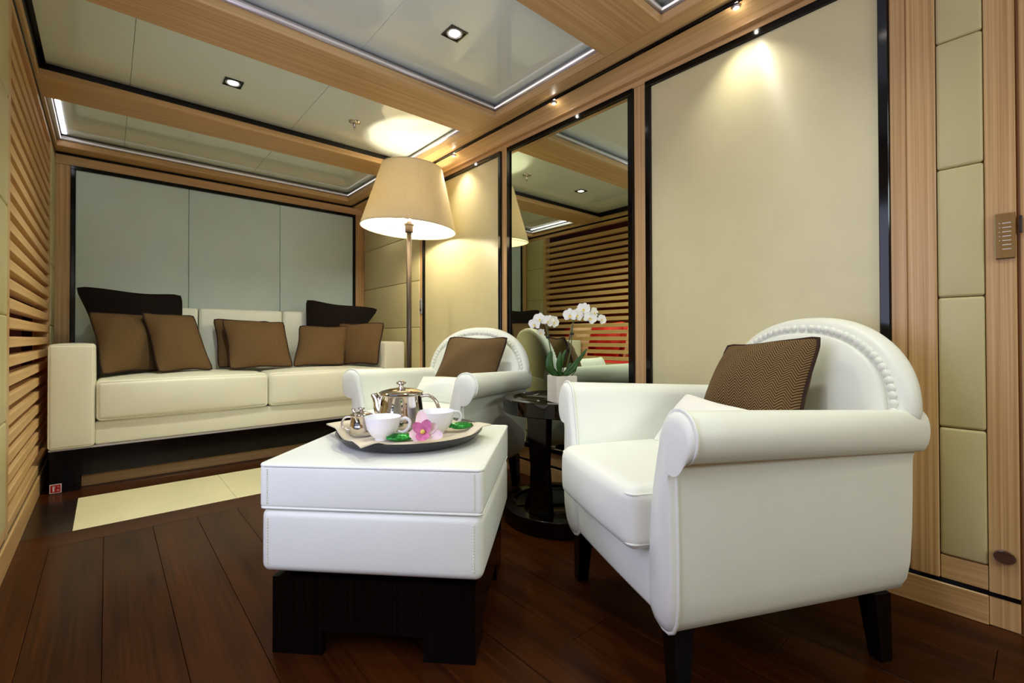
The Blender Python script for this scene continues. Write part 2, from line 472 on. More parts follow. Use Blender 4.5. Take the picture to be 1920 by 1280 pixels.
# door leaf and wall beyond, beside the viewer
door = struct(rpan('door_1', -0.86, 0.046, 0.01, 1.99, 'ash_z', -0.004, parent=None))
hb = nb(); box(hb, XR - 0.006, XR + 0.002, 0.0425, 0.0475, 1.078, 1.125, 0.001)
obj('hinge', hb, 'clip', door)
rpan('stile', -0.95, -0.864, 0.0, 2.02, 'ash_z')
for a, b_ in zip(ZL, ZL[1:]): rpad(-1.6, -0.95, a, b_, 'leather_wall')
rpan('stile', YF, -1.6, 0.0, 2.02, 'ash_z')
# skirting with recessed black line
base_r = struct(bx('baseboard_right', XR - 0.006, XR + 0.021, 0.113, YB, 0.0, 0.081, 'ash_y', None, 0.002))
bx('black_line', XR - 0.001, XR + 0.02, 0.052, YB, 0.081, 0.093, 'black', base_r)

# cornice: black lip, concave ash cove
cv = nb(); n = 10
pts = [(XR - 0.115, 2.022)]
for i in range(n + 1):
    t = PI / 2 * i / n
    pts.append((XR - 0.115 + 0.087 * math.sin(t), 2.022 - 0.034 * (1 - math.cos(t))))
pts += [(XR - 0.028, 1.986), (XR + 0.02, 1.986), (XR + 0.02, ZB), (XR - 0.115, ZB)]
prism(cv, pts, 'y', YF, YB)
trim1 = struct(obj('trim_1', cv, 'ash_y', None, True, 30))
bx('black_lip', XR - 0.127, XR - 0.114, YF, YB, 2.0205, ZB, 'black', trim1, 0.002)

# mirror
mir = thing('wall_mirror', 'tall black-framed mirror on the panelled wall between two cream fabric panels', 'mirror', (XR, 1.71, 0.165))
fr = frame_r('mirror_frame', 1.259, 2.163, 0.165, ZT, 0.028, None); fr.parent = mir; fr.matrix_parent_inverse = Matrix.Translation((-XR, -1.71, -0.165))
gl = rpan('mirror_pane', 1.287, 2.135, 0.193, ZT - 0.028, 'mirror', 0.002, 0.0, parent=None); gl.parent = mir; gl.matrix_parent_inverse = Matrix.Translation((-XR, -1.71, -0.165))

# ---------------- back wall
wall_b = struct(bx('wall_back', XL - 0.1, XR + 0.02, YB + 0.02, YB + 0.12, -0.012, 2.25, 'ash_x'))
def bpan(name, x0, x1, z0, z1, mat, proud=0.0, bev=0.0015):
    return bx(name, x0 + 0.0007, x1 - 0.0007, YB - proud, YB + 0.021, z0 + 0.0007, z1 - 0.0007, mat, wall_b, bev)
bpan('stile', XL, -0.185, 0.093, 1.955, 'ash_z'); bpan('stile', 1.763, XR, 0.093, 1.955, 'ash_z')
bpan('top_rail', XL, XR, 1.955, 2.02, 'ash_x'); bpan('bottom_rail', XL, XR, 0.093, 0.17, 'ash_x')
bm = nb()
for a in ((-0.185, 1.763, 1.931, 1.955), (-0.185, 1.763, 0.17, 0.194), (-0.185, -0.163, 0.194, 1.931), (1.741, 1.763, 0.194, 1.931)):
    box(bm, a[0], a[1], YB - 0.012, YB + 0.021, a[2], a[3], 0.002)
obj('panel_frame', bm, 'black', wall_b)
for a, b_ in ((-0.163, 0.467), (0.467, 1.108), (1.108, 1.741)):
    obj('leather_panel', rbox(nb(), (a + b_) / 2, YB + 0.009, 1.0625, (b_ - a) / 2 - 0.0008, 0.012, 0.8685, 0.007, (0, 0.003, 0), 3, 4), 'leather_back', wall_b, True)
bpan('black_line', XL, XR, 2.02, ZB, 'black', 0.006)
base_b = struct(bx('baseboard_back', XL, XR, YB - 0.006, YB + 0.021, 0.0, 0.081, 'ash_x', None, 0.002))
bx('black_line', XL, XR, YB - 0.001, YB + 0.02, 0.081, 0.093, 'black', base_b)

# ---------------- left wall with the slatted screen
wall_l = struct(bx('wall_left', XL - 0.07, XL - 0.02, 3.935, YB + 0.1, -0.012, 2.25, 'ash_z'))
bx('wall_core', XL - 0.07, XL - 0.02, 1.62, 2.40, 0, 2.25, 'ash_z', wall_l)
def lpan(name, y0, y1, z0, z1, mat, proud=0.0, bev=0.0015):
    return bx(name, XL - 0.045, XL + proud, y0 + 0.0007, y1 - 0.0007, z0 + 0.0007, z1 - 0.0007, mat, wall_l, bev)
for a, b_ in zip([0.15, 0.515, 0.88, 1.255, 1.63], [0.515, 0.88, 1.255, 1.63, 1.985]):
    rpad(3.985, YB - 0.001, a, b_, 'leather_wall', wall_l, x=XL, dirx=1)
    rpad(1.95, 2.345, a, b_, 'leather_wall', wall_l, x=XL, dirx=1)
lpan('stile', 3.935, 3.985, 0.11, 1.985, 'ash_z'); lpan('stile', 2.345, 2.405, 0.11, 1.985, 'ash_z', 0.002)
lpan('stile', 1.62, 1.95, 0.11, 1.985, 'ash_z')
lpan('top_rail', 1.62, YB, 1.985, 2.02, 'ash_y'); lpan('bottom_rail', 1.62, YB, 0.11, 0.15, 'ash_y')
lpan('black_line', 1.62, YB, 2.02, ZB, 'black', 0.004)
sm = None
for k in range(-18, 9):
    zc = 1.378 + 0.03475 + 0.0695 * k
    if zc - 0.02 < 0.15 or zc + 0.02 > 1.985: continue
    if sm is None:
        so = obj('slat', box(nb(), -0.045, 0.0, 2.404, 3.936, -0.0198, 0.0198, 0.002), 'ash_slat', wall_l)
        sm = so.data
    else:
        so = bpy.data.objects.new('slat', sm); C.objects.link(so); so.parent = wall_l
    so.location = (XL, 0, zc)
base_l = struct(bx('baseboard_left', XL - 0.045, XL + 0.006, 1.62, YB, 0.0, 0.098, 'ash_y', None, 0.002))
bx('black_line', XL - 0.045, XL + 0.001, 1.62, YB, 0.098, 0.11, 'black', base_l)
# side wall beside the viewer: window opening with frame
sidew = struct(bx('wall_side', XL - 0.09, XL - 0.02, YF, 0.26, -0.012, 2.25, 'ash_z'))
bx('wall_pier', XL - 0.09, XL - 0.02, 1.58, 1.62, -0.012, 2.25, 'ash_z', sidew)
bx('wall_head', XL - 0.09, XL - 0.02, 0.26, 1.58, 1.74, 2.25, 'ash_y', sidew)
bx('wall_sill', XL - 0.09, XL - 0.02, 0.26, 1.58, -0.012, 0.16, 'ash_y', sidew)
win = struct(bx('window_1', XL - 0.09, XL - 0.03, 0.26, 0.30, 0.16, 1.74, 'black', None))
for a in ((1.54, 1.58, 0.16, 1.74), (0.30, 1.54, 1.70, 1.74), (0.30, 1.54, 0.16, 0.20)):
    bx('window_frame', XL - 0.09, XL - 0.03, a[0], a[1], a[2], a[3], 'black', win)
# wall behind the viewer with a high slot added for the rear fill light
wall_f = struct(bx('wall_front', XL - 0.1, -0.1, YF - 0.1, YF, -0.012, 2.25, 'ash_z'))
bx('wall_pier', 1.6, XR + 0.1, YF - 0.1, YF, -0.012, 2.25, 'ash_z', wall_f)
bx('wall_head', -0.1, 1.6, YF - 0.1, YF, 1.99, 2.25, 'ash_x', wall_f)
bx('wall_sill', -0.1, 1.6, YF - 0.1, YF, -0.012, 1.64, 'ash_x', wall_f)
# saloon shell beyond the screen
struct(bx('wall_saloon', XL - 2.1, XL - 2.0, 1.5, 6.2, -0.012, 2.25, 'saloon'))
struct(bx('wall_beyond', XL - 2.0, XL - 0.02, 6.1, 6.2, -0.012, 2.25, 'saloon'))
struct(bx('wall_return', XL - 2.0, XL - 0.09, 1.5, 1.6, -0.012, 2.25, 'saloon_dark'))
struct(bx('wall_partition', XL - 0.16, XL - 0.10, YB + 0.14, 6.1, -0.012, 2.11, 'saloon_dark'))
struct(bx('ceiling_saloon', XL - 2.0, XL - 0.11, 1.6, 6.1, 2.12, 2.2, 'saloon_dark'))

# ---------------- ceiling: coffers, beams, soffits, steel rails
ceil = struct(bx('ceiling', XL - 0.1, XR + 0.1, YF - 0.1, YB + 0.1, 2.135, 2.25, 'groove'))
CX0, CX1 = -0.246, 1.645
coffers = [(3.354, 4.146), (2.30, 3.10), (1.27, 2.033), (-0.10, 0.99), (YF, -0.36)]
seams = [CX0 + 0.020, 0.086, 0.872, CX1 + 0.03]
for y0, y1 in coffers:
    for a, b_ in zip(seams, seams[1:]):
        bx('ceiling_panel', a + 0.0008, b_ - 0.0008, y0 - 0.03, y1 + 0.03, ZP, 2.136, 'ceil', ceil, 0.001)
beams = [(3.10, 3.354), (2.033, 2.30), (0.99, 1.27), (-0.36, -0.10)]
ZG = 2.0725
for y0, y1 in beams:
    bx('beam', CX0, CX1, y0, y1, ZB, ZG, 'ash_x', ceil, 0.0015)
    bx('groove', CX0 - 0.02, CX1 + 0.02, y0 + 0.034, y1 - 0.002, ZG, ZP + 0.001, 'groove', ceil)
bx('soffit', CX1, XR - 0.11, YF, YB, ZB, ZG, 'ash_y', ceil, 0.0015)
bx('groove', CX1 + 0.034, XR - 0.11, YF, YB, ZG, ZP + 0.001, 'groove', ceil)
bx('soffit', XL - 0.02, CX0, YF, YB, ZB, ZG, 'ash_y', ceil, 0.0015)
bx('groove', XL - 0.02, CX0 + 0.001, YF, YB, ZG, ZP + 0.001, 'groove', ceil)
bx('soffit', CX0, CX1, 4.146, YB, ZB, ZG, 'ash_x', ceil, 0.0015)
bx('groove', CX0, CX1, 4.18, YB, ZG, ZP + 0.001, 'groove', ceil)
def rail(p, q, lit='rail_glint_dim'):
    o = obj('steel_rail', tube(nb(), [p, q], 0.0165, 16), 'steel', ceil, True)
    # glowing line added as the bright highlight along the steel rail
    v = Vector((0, -1, 0)) if abs(p[1] - q[1]) < 1e-6 else Vector((1 if p[0] < 0.5 else -1, 0, 0))
    off = v * 0.0105 + Vector((0, 0, -0.0035))
    obj('glint_line', tube(nb(), [Vector(p) + off, Vector(q) + off], 0.0068, 8), lit, o, True)
zt = ZG + 0.0168
rail((CX0, 2.033 + 0.006, zt), (CX1 + 0.006, 2.033 + 0.006, zt)); rail((CX1 + 0.006, 1.27, zt), (CX1 + 0.006, 2.039, zt), 'rail_glint')
rail((CX1 + 0.006, 2.30, zt), (CX1 + 0.006, 3.10, zt), 'rail_glint')
rail((CX0, 4.152, zt), (CX1 + 0.006, 4.152, zt)); rail((CX1 + 0.006, 3.354, zt), (CX1 + 0.006, 4.152, zt), 'rail_glint'); rail((CX0 + 0.004, 3.354, zt), (CX0 + 0.004, 4.152, zt), 'rail_glint')
rail((CX0, 0.996, zt), (CX1 + 0.006, 0.996, zt)); rail((CX1 + 0.006, -0.10, zt), (CX1 + 0.006, 0.996, zt), 'rail_glint')
bx('light_strip', CX0 + 0.026, CX0 + 0.046, 3.42, 4.13, ZP - 0.004, ZP + 0.002, 'led', ceil)

# ================================================================== FITTINGS
def downlight(x, y, label):
    t = thing('downlight', label, 'ceiling light', (x, y, ZP), 0, 'square recessed downlights')
    bm = nb(); s = 0.042
    for a in ((-s, s, -s, -s + 0.006), (-s, s, s - 0.006, s), (-s, -s + 0.006, -s + 0.006, s - 0.006), (s - 0.006, s, -s + 0.006, s - 0.006)):
        box(bm, a[0], a[1], a[2], a[3], -0.004, 0.001)
    obj('bezel', bm, 'black', t)
    obj('well', box(nb(), -s + 0.005, s - 0.005, -s + 0.005, s - 0.005, -0.0005, 0.0015), 'groove', t)
    obj('gimbal_ring', lathe(nb(), [(0.029, -0.001), (0.032, -0.005), (0.035, -0.001)], n=28), 'steel', t, True)
    obj('lens', lathe(nb(), [(0, -0.003), (0.024, -0.002), (0.026, 0)], n=24), 'lens', t, True)
    return t
labs = {0: 'square recessed downlight in the middle coffer, in front of the sofa', 1: 'square recessed downlight in the nearer coffer, the larger of the two in view'}
for i, (x, y, p) in enumerate(DOWN):
    if i in labs: downlight(x, y, labs[i])
    else:                                          # out of the picture: plain ceiling parts
        bx('downlight_fitting', x - 0.042, x + 0.042, y - 0.042, y + 0.042, ZP - 0.002, ZP + 0.001, 'black', ceil)
        bx('lamp_lens', x - 0.02, x + 0.02, y - 0.02, y + 0.02, ZP - 0.004, ZP - 0.001, 'lens', ceil)
wl = ['small round spotlight under the cornice above the large fabric panel', 'small round spotlight under the cornice above the wall mirror', 'small round spotlight under the cornice just right of the floor lamp shade']
for (x, y, p), lb in zip(WALLSPOT, wl):
    t = thing('wall_spotlight', lb, 'spotlight', (x + 0.004, y, 2.021), 0, 'cornice spotlights')
    obj('housing', lathe(nb(), [(0, 0.004), (0.013, 0.004), (0.013, -0.006), (0.009, -0.009), (0.009, -0.004)], n=20), 'steel', t, True)
    obj('lens', lathe(nb(), [(0, -0.0065), (0.009, -0.0065)], n=16), 'lens', t, True)
t = thing('sprinkler', 'small chrome fire sprinkler head on the ceiling above the floor lamp', 'sprinkler', (1.135, 2.76, ZP))
obj('flange', lathe(nb(), [(0.034, 0.001), (0.034, -0.003), (0.02, -0.008), (0.012, -0.012), (0, -0.012)], n=28), 'chrome', t, True)
obj('nozzle', lathe(nb(), [(0.011, -0.01), (0.009, -0.026), (0.005, -0.03), (0.004, -0.036)], n=16), 'chrome', t, True)
bm = nb()
for s in (-1, 1): tube(bm, [(s * 0.005, 0, -0.03), (s * 0.008, 0, -0.038), (0, 0, -0.046)], 0.0014)
lathe(bm, [(0, -0.046), (0.007, -0.047), (0, -0.049)], n=12)
obj('deflector', bm, 'chrome', t, True)

# switch plates
t = thing('switch_plate', 'polished chrome switch plate with seven thin buttons, on the ash post at right', 'light switch', (XR, 0.0735, 1.074))
obj('plate', box(nb(), -0.009, 0.001, -0.0195, 0.0195, -0.062, 0.062, 0.0015), 'chrome', t)
for i in range(7):
    z = 0.034 - 0.0118 * i
    obj('button', box(nb(), -0.0105, -0.008, -0.0115, 0.0055, z - 0.001, z + 0.001), 'sign_white', t)
    if i < 5: obj('indicator', box(nb(), -0.0105, -0.008, 0.0095, 0.0115, z - 0.001, z + 0.001), 'sign_white', t)
t = thing('wall_keypad', 'narrow steel keypad with a column of buttons beside the far leather panels', 'light switch', (XR, 3.203, 1.045))
obj('plate', box(nb(), -0.008, 0.001, -0.019, 0.019, -0.06, 0.06, 0.0015), 'steel', t)
for i in range(8):
    z = 0.045 - 0.0115 * i
    obj('button', box(nb(), -0.0105, -0.007, -0.013, 0.013, z - 0.003, z + 0.003), 'chrome', t)
t = thing('oval_door_stop', 'dark wooden oval disc with chrome edge, low on the ash post at right', 'door stop', (XR, 0.0815, 0.200))
def oval(bm, a, b_, x0, x1, n=32):
    prism(bm, [(a * math.cos(2 * PI * k / n), b_ * math.sin(2 * PI * k / n)) for k in range(n)], 'x', x0, x1); return bm
obj('rim', oval(nb(), 0.0215, 0.018, -0.012, 0.001), 'chrome', t)
obj('face', oval(nb(), 0.0195, 0.016, -0.0135, -0.006), 'disc_wood', t)

# ================================================================== SOFA
SX0, SX1, SY = -0.228, 1.79, 3.36
sofa = thing('sofa', 'long cream leather sofa with square arms on a dark gloss plinth, against the back wall', 'sofa', (0.78, 3.8, 0))
def sp(name, bm, mat, smooth=True, angle=None):
    bmesh.ops.translate(bm, verts=bm.verts[:], vec=(-0.78, -3.8, 0))
    return obj(name, bm, mat, sofa, smooth, angle)
def rect_loop(cx, cz, hx, hz, r, y, n=5):
    p = []
    for qx, qz, a0 in ((1, 1, 0), (-1, 1, 90), (-1, -1, 180), (1, -1, 270)):
        for k in range(n + 1):
            a = R(a0 + 90 * k / n)
            p.append((cx + qx * (hx - r) + r * math.cos(a), y, cz + qz * (hz - r) + r * math.sin(a)))
    return p
for (x0, x1) in ((SX0, -0.046), (1.622, SX1)):
    a = sp('arm', rbox(nb(), (x0 + x1) / 2, 3.785, 0.496, (x1 - x0) / 2, 0.425, 0.272, 0.016, (0.004, 0.004, 0.006), 4, 6), 'leather_c')
    pp = nb(); tube(pp, rect_loop((x0 + x1) / 2, 0.496, (x1 - x0) / 2 - 0.004, 0.268, 0.014, 3.366), 0.004, 6, True)
    bmesh.ops.translate(pp, verts=pp.verts[:], vec=(-0.78, -3.8, 0)); obj('piping', pp, 'leather_c', a, True)
sp('seat_rail', rbox(nb(), 0.788, 3.78, 0.287, 0.834, 0.405, 0.063, 0.012, (0, 0.004, 0), 3, 8), 'leather_c')
for (x0, x1) in ((-0.044, 0.803), (0.805, 1.621)):
    a = sp('seat_cushion', rbox(nb(), (x0 + x1) / 2, 3.665, 0.460, (x1 - x0) / 2, 0.312, 0.108, 0.026, (0.0, 0.014, 0.022), 4, 10), 'leather_c')
    pp = nb(); tube(pp, rect_loop((x0 + x1) / 2, 0.46, (x1 - x0) / 2 - 0.008, 0.102, 0.02, 3.3595), 0.0032, 6, True)
    bmesh.ops.translate(pp, verts=pp.verts[:], vec=(-0.78, -3.8, 0)); obj('piping', pp, 'leather_c', a, True)
sp('back_frame', rbox(nb(), 0.788, 4.185, 0.55, 0.834, 0.045, 0.33, 0.012, (0, 0, 0), 3, 4), 'leather_c')
for (x0, x1) in ((-0.044, 0.493), (0.499, 1.052), (1.058, 1.621)):
    a = sp('back_cushion', rbox(nb(), (x0 + x1) / 2, 4.065, 0.78, (x1 - x0) / 2, 0.082, 0.232, 0.02, (0, 0.02, 0.004), 4, 8), 'leather_w')
    pp = nb(); tube(pp, rect_loop((x0 + x1) / 2, 0.78, (x1 - x0) / 2 - 0.006, 0.226, 0.016, 3.99), 0.0032, 6, True)
    bmesh.ops.translate(pp, verts=pp.verts[:], vec=(-0.78, -3.8, 0)); obj('piping', pp, 'leather_w', a, True)
sp('steel_edge', box(nb(), SX0 + 0.004, SX1 - 0.004, 3.368, 4.2, 0.2155, 0.2245), 'steel', False)
bm = nb(); prism(bm, [(SX0 + 0.008, 0), (-0.103, 0), (-0.103, 0.075), (1.665, 0.075), (1.665, 0), (SX1 - 0.008, 0), (SX1 - 0.008, 0.216), (SX0 + 0.008, 0.216)], 'y', 3.362, 3.384)
sp('plinth_front', bm, 'ebony_z', False)
for x0, x1 in ((SX0 + 0.008, -0.103), (1.665, SX1 - 0.008)):
    sp('plinth_leg', box(nb(), x0, x1, 3.3845, 4.18, 0, 0.215), 'ebony_z', False)
sp('plinth_board', box(nb(), -0.1, 1.66, 3.44, 3.46, 0.0, 0.14), 'ash_x', False)
sp('plinth_base', box(nb(), -0.1, 1.66, 3.3845, 4.18, 0.14, 0.215), 'ebony_x', False)

sg = thing('fire_extinguisher_sign', 'small red fire extinguisher sticker with white border on the sofa plinth', 'sign', (-0.1955, 3.3605, 0.026))
obj('backing', box(nb(), -0.0225, 0.0225, -0.001, 0.001, -0.023, 0.023), 'sign_white', sg)
obj('red_field', box(nb(), -0.019, 0.019, -0.0016, 0.0, -0.0195, 0.0195), 'sign_red', sg)
bm = nb()
box(bm, -0.011, -0.004, -0.0021, -0.001, -0.014, 0.008); box(bm, -0.0095, -0.0055, -0.0021, -0.001, 0.008, 0.0125)
box(bm, -0.012, -0.001, -0.0021, -0.001, 0.0115, 0.0135); box(bm, -0.0025, -0.0012, -0.0021, -0.001, 0.005, 0.0125)
box(bm, 0.006, 0.013, -0.0021, -0.001, 0.010, 0.012); box(bm, 0.011, 0.013, -0.0021, -0.001, 0.006, 0.012)
box(bm, 0.006, 0.008, -0.0021, -0.001, -0.012, -0.004); box(bm, 0.011, 0.013, -0.0021, -0.001, -0.012, -0.004); box(bm, 0.006, 0.013, -0.0021, -0.001, -0.009, -0.0075)
obj('pictogram', bm, 'sign_white', sg)

# ================================================================== CUSHIONS
def cushion(name, label, corners, thick, mat, pipe='piping', group=None, n=16, pull=0.07, sag=0.0):
    """corners TL, TR, BR, BL as seen from the room; centre of thickness on that quad"""
    TL, TR, BR, BL = [Vector(c) for c in corners]
    cen = (TL + TR + BR + BL) / 4
    nrm = ((TR - TL) + (BR - BL)).cross((BL - TL) + (BR - TR)).normalized()
    bm = nb(); uvl = bm.loops.layers.uv.new('UVMap'); seed = (len(label) * 7 % 11) / 3.0; thick *= 1.22
    def mid(u, v):
        a, b_ = (u + 1) / 2, (v + 1) / 2
        # edges drawn in between full corners
        uu = u * (1 - pull * (1 - v * v) * abs(u) ** 3); vv = v * (1 - pull * (1 - u * u) * abs(v) ** 3)
        k = 1 - 0.045 * abs(u * v) ** 9; uu *= k; vv *= k              # blunt corners
        uu += 0.012 * math.sin(4 * v + 2 * seed); vv += 0.014 * math.sin(4.5 * u + 3 * seed)
        a, b_ = (uu + 1) / 2, (vv + 1) / 2
        p = (BL * (1 - a) + BR * a) * (1 - b_) + (TL * (1 - a) + TR * a) * b_
        return p - cen
    side = []
    for s in (1, -1):
        g = []
        for j in range(n + 1):
            row = []
            for i in range(n + 1):
                u = math.sin(PI / 2 * (2 * i / n - 1)); v = math.sin(PI / 2 * (2 * j / n - 1))
                h = thick / 2 * (max(0, 1 - abs(u) ** 2.0) * max(0, 1 - abs(v) ** 2.0)) ** 0.72
                h += thick * 0.05 * math.sin(5 * u + 4 * v * s + seed) * (1 - u * u) * (1 - v * v)
                vt = bm.verts.new(mid(u, v) + nrm * h * s); row.append((vt, ((u + 1) / 2, (v + 1) / 2)))
            g.append(row)
        for j in range(n):
            for i in range(n):
                q = [g[j][i], g[j][i + 1], g[j + 1][i + 1], g[j + 1][i]]
                f = bm.faces.new([x[0] for x in q])
                for lp, x in zip(f.loops, q): lp[uvl].uv = x[1]
    bmesh.ops.remove_doubles(bm, verts=bm.verts[:], dist=1e-6)
    o = obj(name, bm, mat, None, True); o.location = cen
    tag(o, label, 'cushion', group)
    if pipe:
        loop = []
        N = 12
        for k in range(N): loop.append(mid(-1 + 2 * k / N, -1))
        for k in range(N): loop.append(mid(1, -1 + 2 * k / N))
        for k in range(N): loop.append(mid(1 - 2 * k / N, 1))
        for k in range(N): loop.append(mid(-1, 1 - 2 * k / N))
        obj('piping', tube(nb(), loop, 0.0052, 6, True), pipe, o, True)
    return o
GS = 'scatter cushions on the sofa'
cushion('cushion', 'large plain near-black cushion at the left end of the sofa', ((-0.15, 3.925, 1.125), (0.395, 3.905, 1.095), (0.40, 3.88, 0.60), (0.0, 3.88, 0.60)), 0.09, 'dark', 'dark', GS, pull=0.06)
cushion('cushion', 'large plain near-black cushion at the right end of the sofa', ((1.205, 3.925, 1.11), (1.825, 3.905, 1.062), (1.50, 3.88, 0.60), (1.20, 3.88, 0.60)), 0.09, 'dark', 'dark', GS, pull=0.06)
cushion('cushion', 'brown herringbone cushion leaning on the left sofa arm, leftmost of the brown ones', ((-0.085, 3.80, 0.965), (0.245, 3.83, 0.955), (0.262, 3.69, 0.594), (-0.02, 3.55, 0.592)), 0.13, 'tweed', group=GS)
cushion('cushion', 'brown herringbone cushion tilted, second from the left sofa arm', ((0.166, 3.74, 0.965), (0.44, 3.76, 0.955), (0.53, 3.60, 0.592), (0.235, 3.52, 0.592)), 0.12, 'tweed', group=GS)
cushion('cushion', 'brown herringbone cushion mostly hidden behind another at the middle of the sofa', ((0.572, 3.90, 0.94), (0.94, 3.90, 0.925), (0.98, 3.77, 0.592), (0.582, 3.77, 0.592)), 0.11, 'tweed', group=GS)
cushion('cushion', 'brown herringbone cushion in front at the middle of the sofa', ((0.605, 3.78, 0.935), (1.01, 3.78, 0.92), (1.02, 3.58, 0.592), (0.62, 3.58, 0.592)), 0.12, 'tweed', group=GS)
cushion('cushion', 'brown herringbone cushion tilted, in front of the right-hand dark one', ((1.11, 3.75, 0.895), (1.50, 3.72, 0.893), (1.365, 3.52, 0.592), (1.015, 3.58, 0.592)), 0.12, 'tweed', group=GS)
cushion('cushion', 'brown herringbone cushion leaning on the right sofa arm', ((1.445, 3.83, 0.92), (1.668, 3.46, 0.922), (1.585, 3.40, 0.592), (1.34, 3.68, 0.592)), 0.12, 'tweed', group=GS)

# ================================================================== ARMCHAIRS
def make_chair(label, loc, rz):
    t = thing('armchair', label, 'armchair', loc, rz, 'white leather club armchairs')
    D = 0.708
    # arm profile (right arm), counter-clockwise from inner bottom, as x, z at the front
    cx, cz, r = 0.330, 0.588, 0.057
    prof = [(0.222, 0.168), (0.240, 0.152), (0.262, 0.146), (0.284, 0.148), (0.302, 0.160), (0.314, 0.185), (0.320, 0.23), (0.320, 0.32), (0.317, 0.42), (0.314, 0.49), (0.314, 0.518)]
    for k in range(0, 17):
        a = R(-100 + 278 * k / 16)
        prof.append((cx + r * math.cos(a), cz + r * math.sin(a)))
    prof += [(0.262, 0.55), (0.247, 0.49), (0.234, 0.42), (0.226, 0.34), (0.221, 0.25)]
    def section(y, s, mirror):
        f = max(0.0, y / D)
        out = []
        c0 = Vector((0.29, 0.40))
        for x, z in prof:
            x2 = c0.x + (x - c0.x) * s; z2 = c0.y + (z - c0.y) * s
            z2 -= 0.030 * f * max(0, (z2 - 0.30) / 0.34)          # arm falls to the back
            x2 -= 0.015 * f
            if x2 > 0.312: x2 = 0.312 + (x2 - 0.312) * (1 - 0.60 * f ** 1.4)   # roll dies into the back
            yy = y + f * 0.08 * (z2 - 0.45)              # back leans: shorter at the foot
            out.append((x2 * mirror, yy, z2))
        return out
    for mir_ in (-1, 1):
        bm = nb()
        loft(bm, [section(-0.004, 0.80, mir_), section(0.0, 0.90, mir_), section(0.006, 0.975, mir_), section(0.018, 1.0, mir_)] + [section(0.018 + (D - 0.028) * k / 8, 1.0, mir_) for k in range(1, 9)] + [section(D, 0.985, mir_)])
        a = obj('arm', bm, 'leather_w', t, True, 62)
        obj('piping', tube(nb(), section(0.016, 1.008, mir_), 0.0042, 6, True), 'leather_w', a, True)
    # arched back
    LEAN = 0.15
    def outline(ins, n=40):
        pts = []
        a_, b_ = 0.334 - ins, 0.275 - ins
        for k in range(n + 1):
            th = PI * k / n
            ca, sa = math.cos(th), math.sin(th)
            pts.append((a_ * math.copysign(abs(ca) ** 0.9, ca), 0.585 + b_ * sa ** 0.9))
        w_ = 0.285 - ins * 0.5
        pts += [(-w_, 0.565), (-w_, 0.30), (w_, 0.30), (w_, 0.565)]
        return pts
    YK = 0.624
    def ring(ins, y):
        return [(x, YK + y + (z - 0.45) * LEAN, z) for x, z in outline(ins)]
    bm = nb()
    loft(bm, [ring(0.080, 0.002), ring(0.050, 0.0), ring(0.022, 0.001), ring(0.012, 0.004), ring(0.004, 0.014), ring(0, 0.030), ring(0, 0.042), ring(0.006, 0.056), ring(0.022, 0.064)])
    back = obj('backrest', bm, 'leather_w', t, True)
    bm = nb(); loft(bm, [ring(0.047, 0.004), ring(0.049, -0.006), ring(0.057, -0.012), ring(0.10, -0.018), ring(0.20, -0.022)])
    obj('back_pad', bm, 'leather_w', t, True)
    # covered buttons along the arch
    bb = nb(); bmesh.ops.create_uvsphere(bb, u_segments=12, v_segments=7, radius=1.0)
    bead = None; N = 45
    for k in range(N):
        th = R(-9) + R(198) * k / (N - 1)
        ins = 0.034
        a_, b2 = 0.334 - ins, 0.275 - ins
        ca, sa = math.cos(th), math.sin(th)
        x = a_ * math.copysign(abs(ca) ** 0.9, ca)
        z = 0.585 + (b2 * abs(sa) ** 0.9 if sa >= 0 else b2 * sa * 1.3)
        y = YK - 0.001 + (z - 0.45) * LEAN
        if bead is None: o = obj('button', bb, 'leather_w', t, True); bead = o.data
        else:
            o = bpy.data.objects.new('button', bead); C.objects.link(o); o.parent = t
        o.location = (x, y, z); o.scale = (0.0118, 0.0085, 0.0118)
    # stud line along the rear edge
    bm = nb()
    for k in range(46):
        th = PI * k / 45
        ca, sa = math.cos(th), math.sin(th)
        z = 0.585 + 0.248 * sa ** 0.9
        mm = Matrix.Translation((0.312 * math.copysign(abs(ca) ** 0.9, ca), YK + 0.061 + (z - 0.45) * LEAN, z))
        bmesh.ops.create_icosphere(bm, subdivisions=1, radius=0.0055, matrix=mm)
    for s in (-1, 1):
        for k in range(18):
            z = 0.50 - 0.019 * k
            bmesh.ops.create_icosphere(bm, subdivisions=1, radius=0.0055, matrix=Matrix.Translation((s * 0.285, 0.706 + 0.08 * (z - 0.45), z)))
    o = obj('stud_trim', bm, 'leather_w', t, True); o['kind'] = 'stuff'
    # lower rear panel, front rail
    bm = nb(); prism(bm, [(0.58, 0.166), (0.676, 0.166), (0.704, 0.455), (0.710, 0.54), (0.66, 0.54), (0.60, 0.40)], 'x', -0.285, 0.285)
    obj('rear_panel', bm, 'leather_w', t)
    obj('front_rail', rbox(nb(), 0, 0.30, 0.232, 0.238, 0.288, 0.076, 0.022, (0, 0.012, 0), 4, 8), 'leather_w', t, True)
    sc = obj('seat_cushion', rbox(nb(), 0, 0.275, 0.376, 0.2265, 0.325, 0.076, 0.032, (0.0, 0.016, 0.024), 5, 9), 'leather_w', t, True)
    for zz in (0.318, 0.434):
        loop = []
        hx, y0, y1, rr = 0.222, -0.046, 0.58, 0.02
        for qx, qy, a0 in ((1, 1, 0), (-1, 1, 90), (-1, 0, 180), (1, 0, 270)):
            for k in range(5):
                a = R(a0 + 90 * k / 4)
                loop.append((qx * (hx - rr) + rr * math.cos(a), (y1 - rr if qy else y0 + rr) + rr * math.sin(a), zz))
        obj('piping', tube(nb(), loop, 0.003, 6, True), 'leather_w', sc, True)
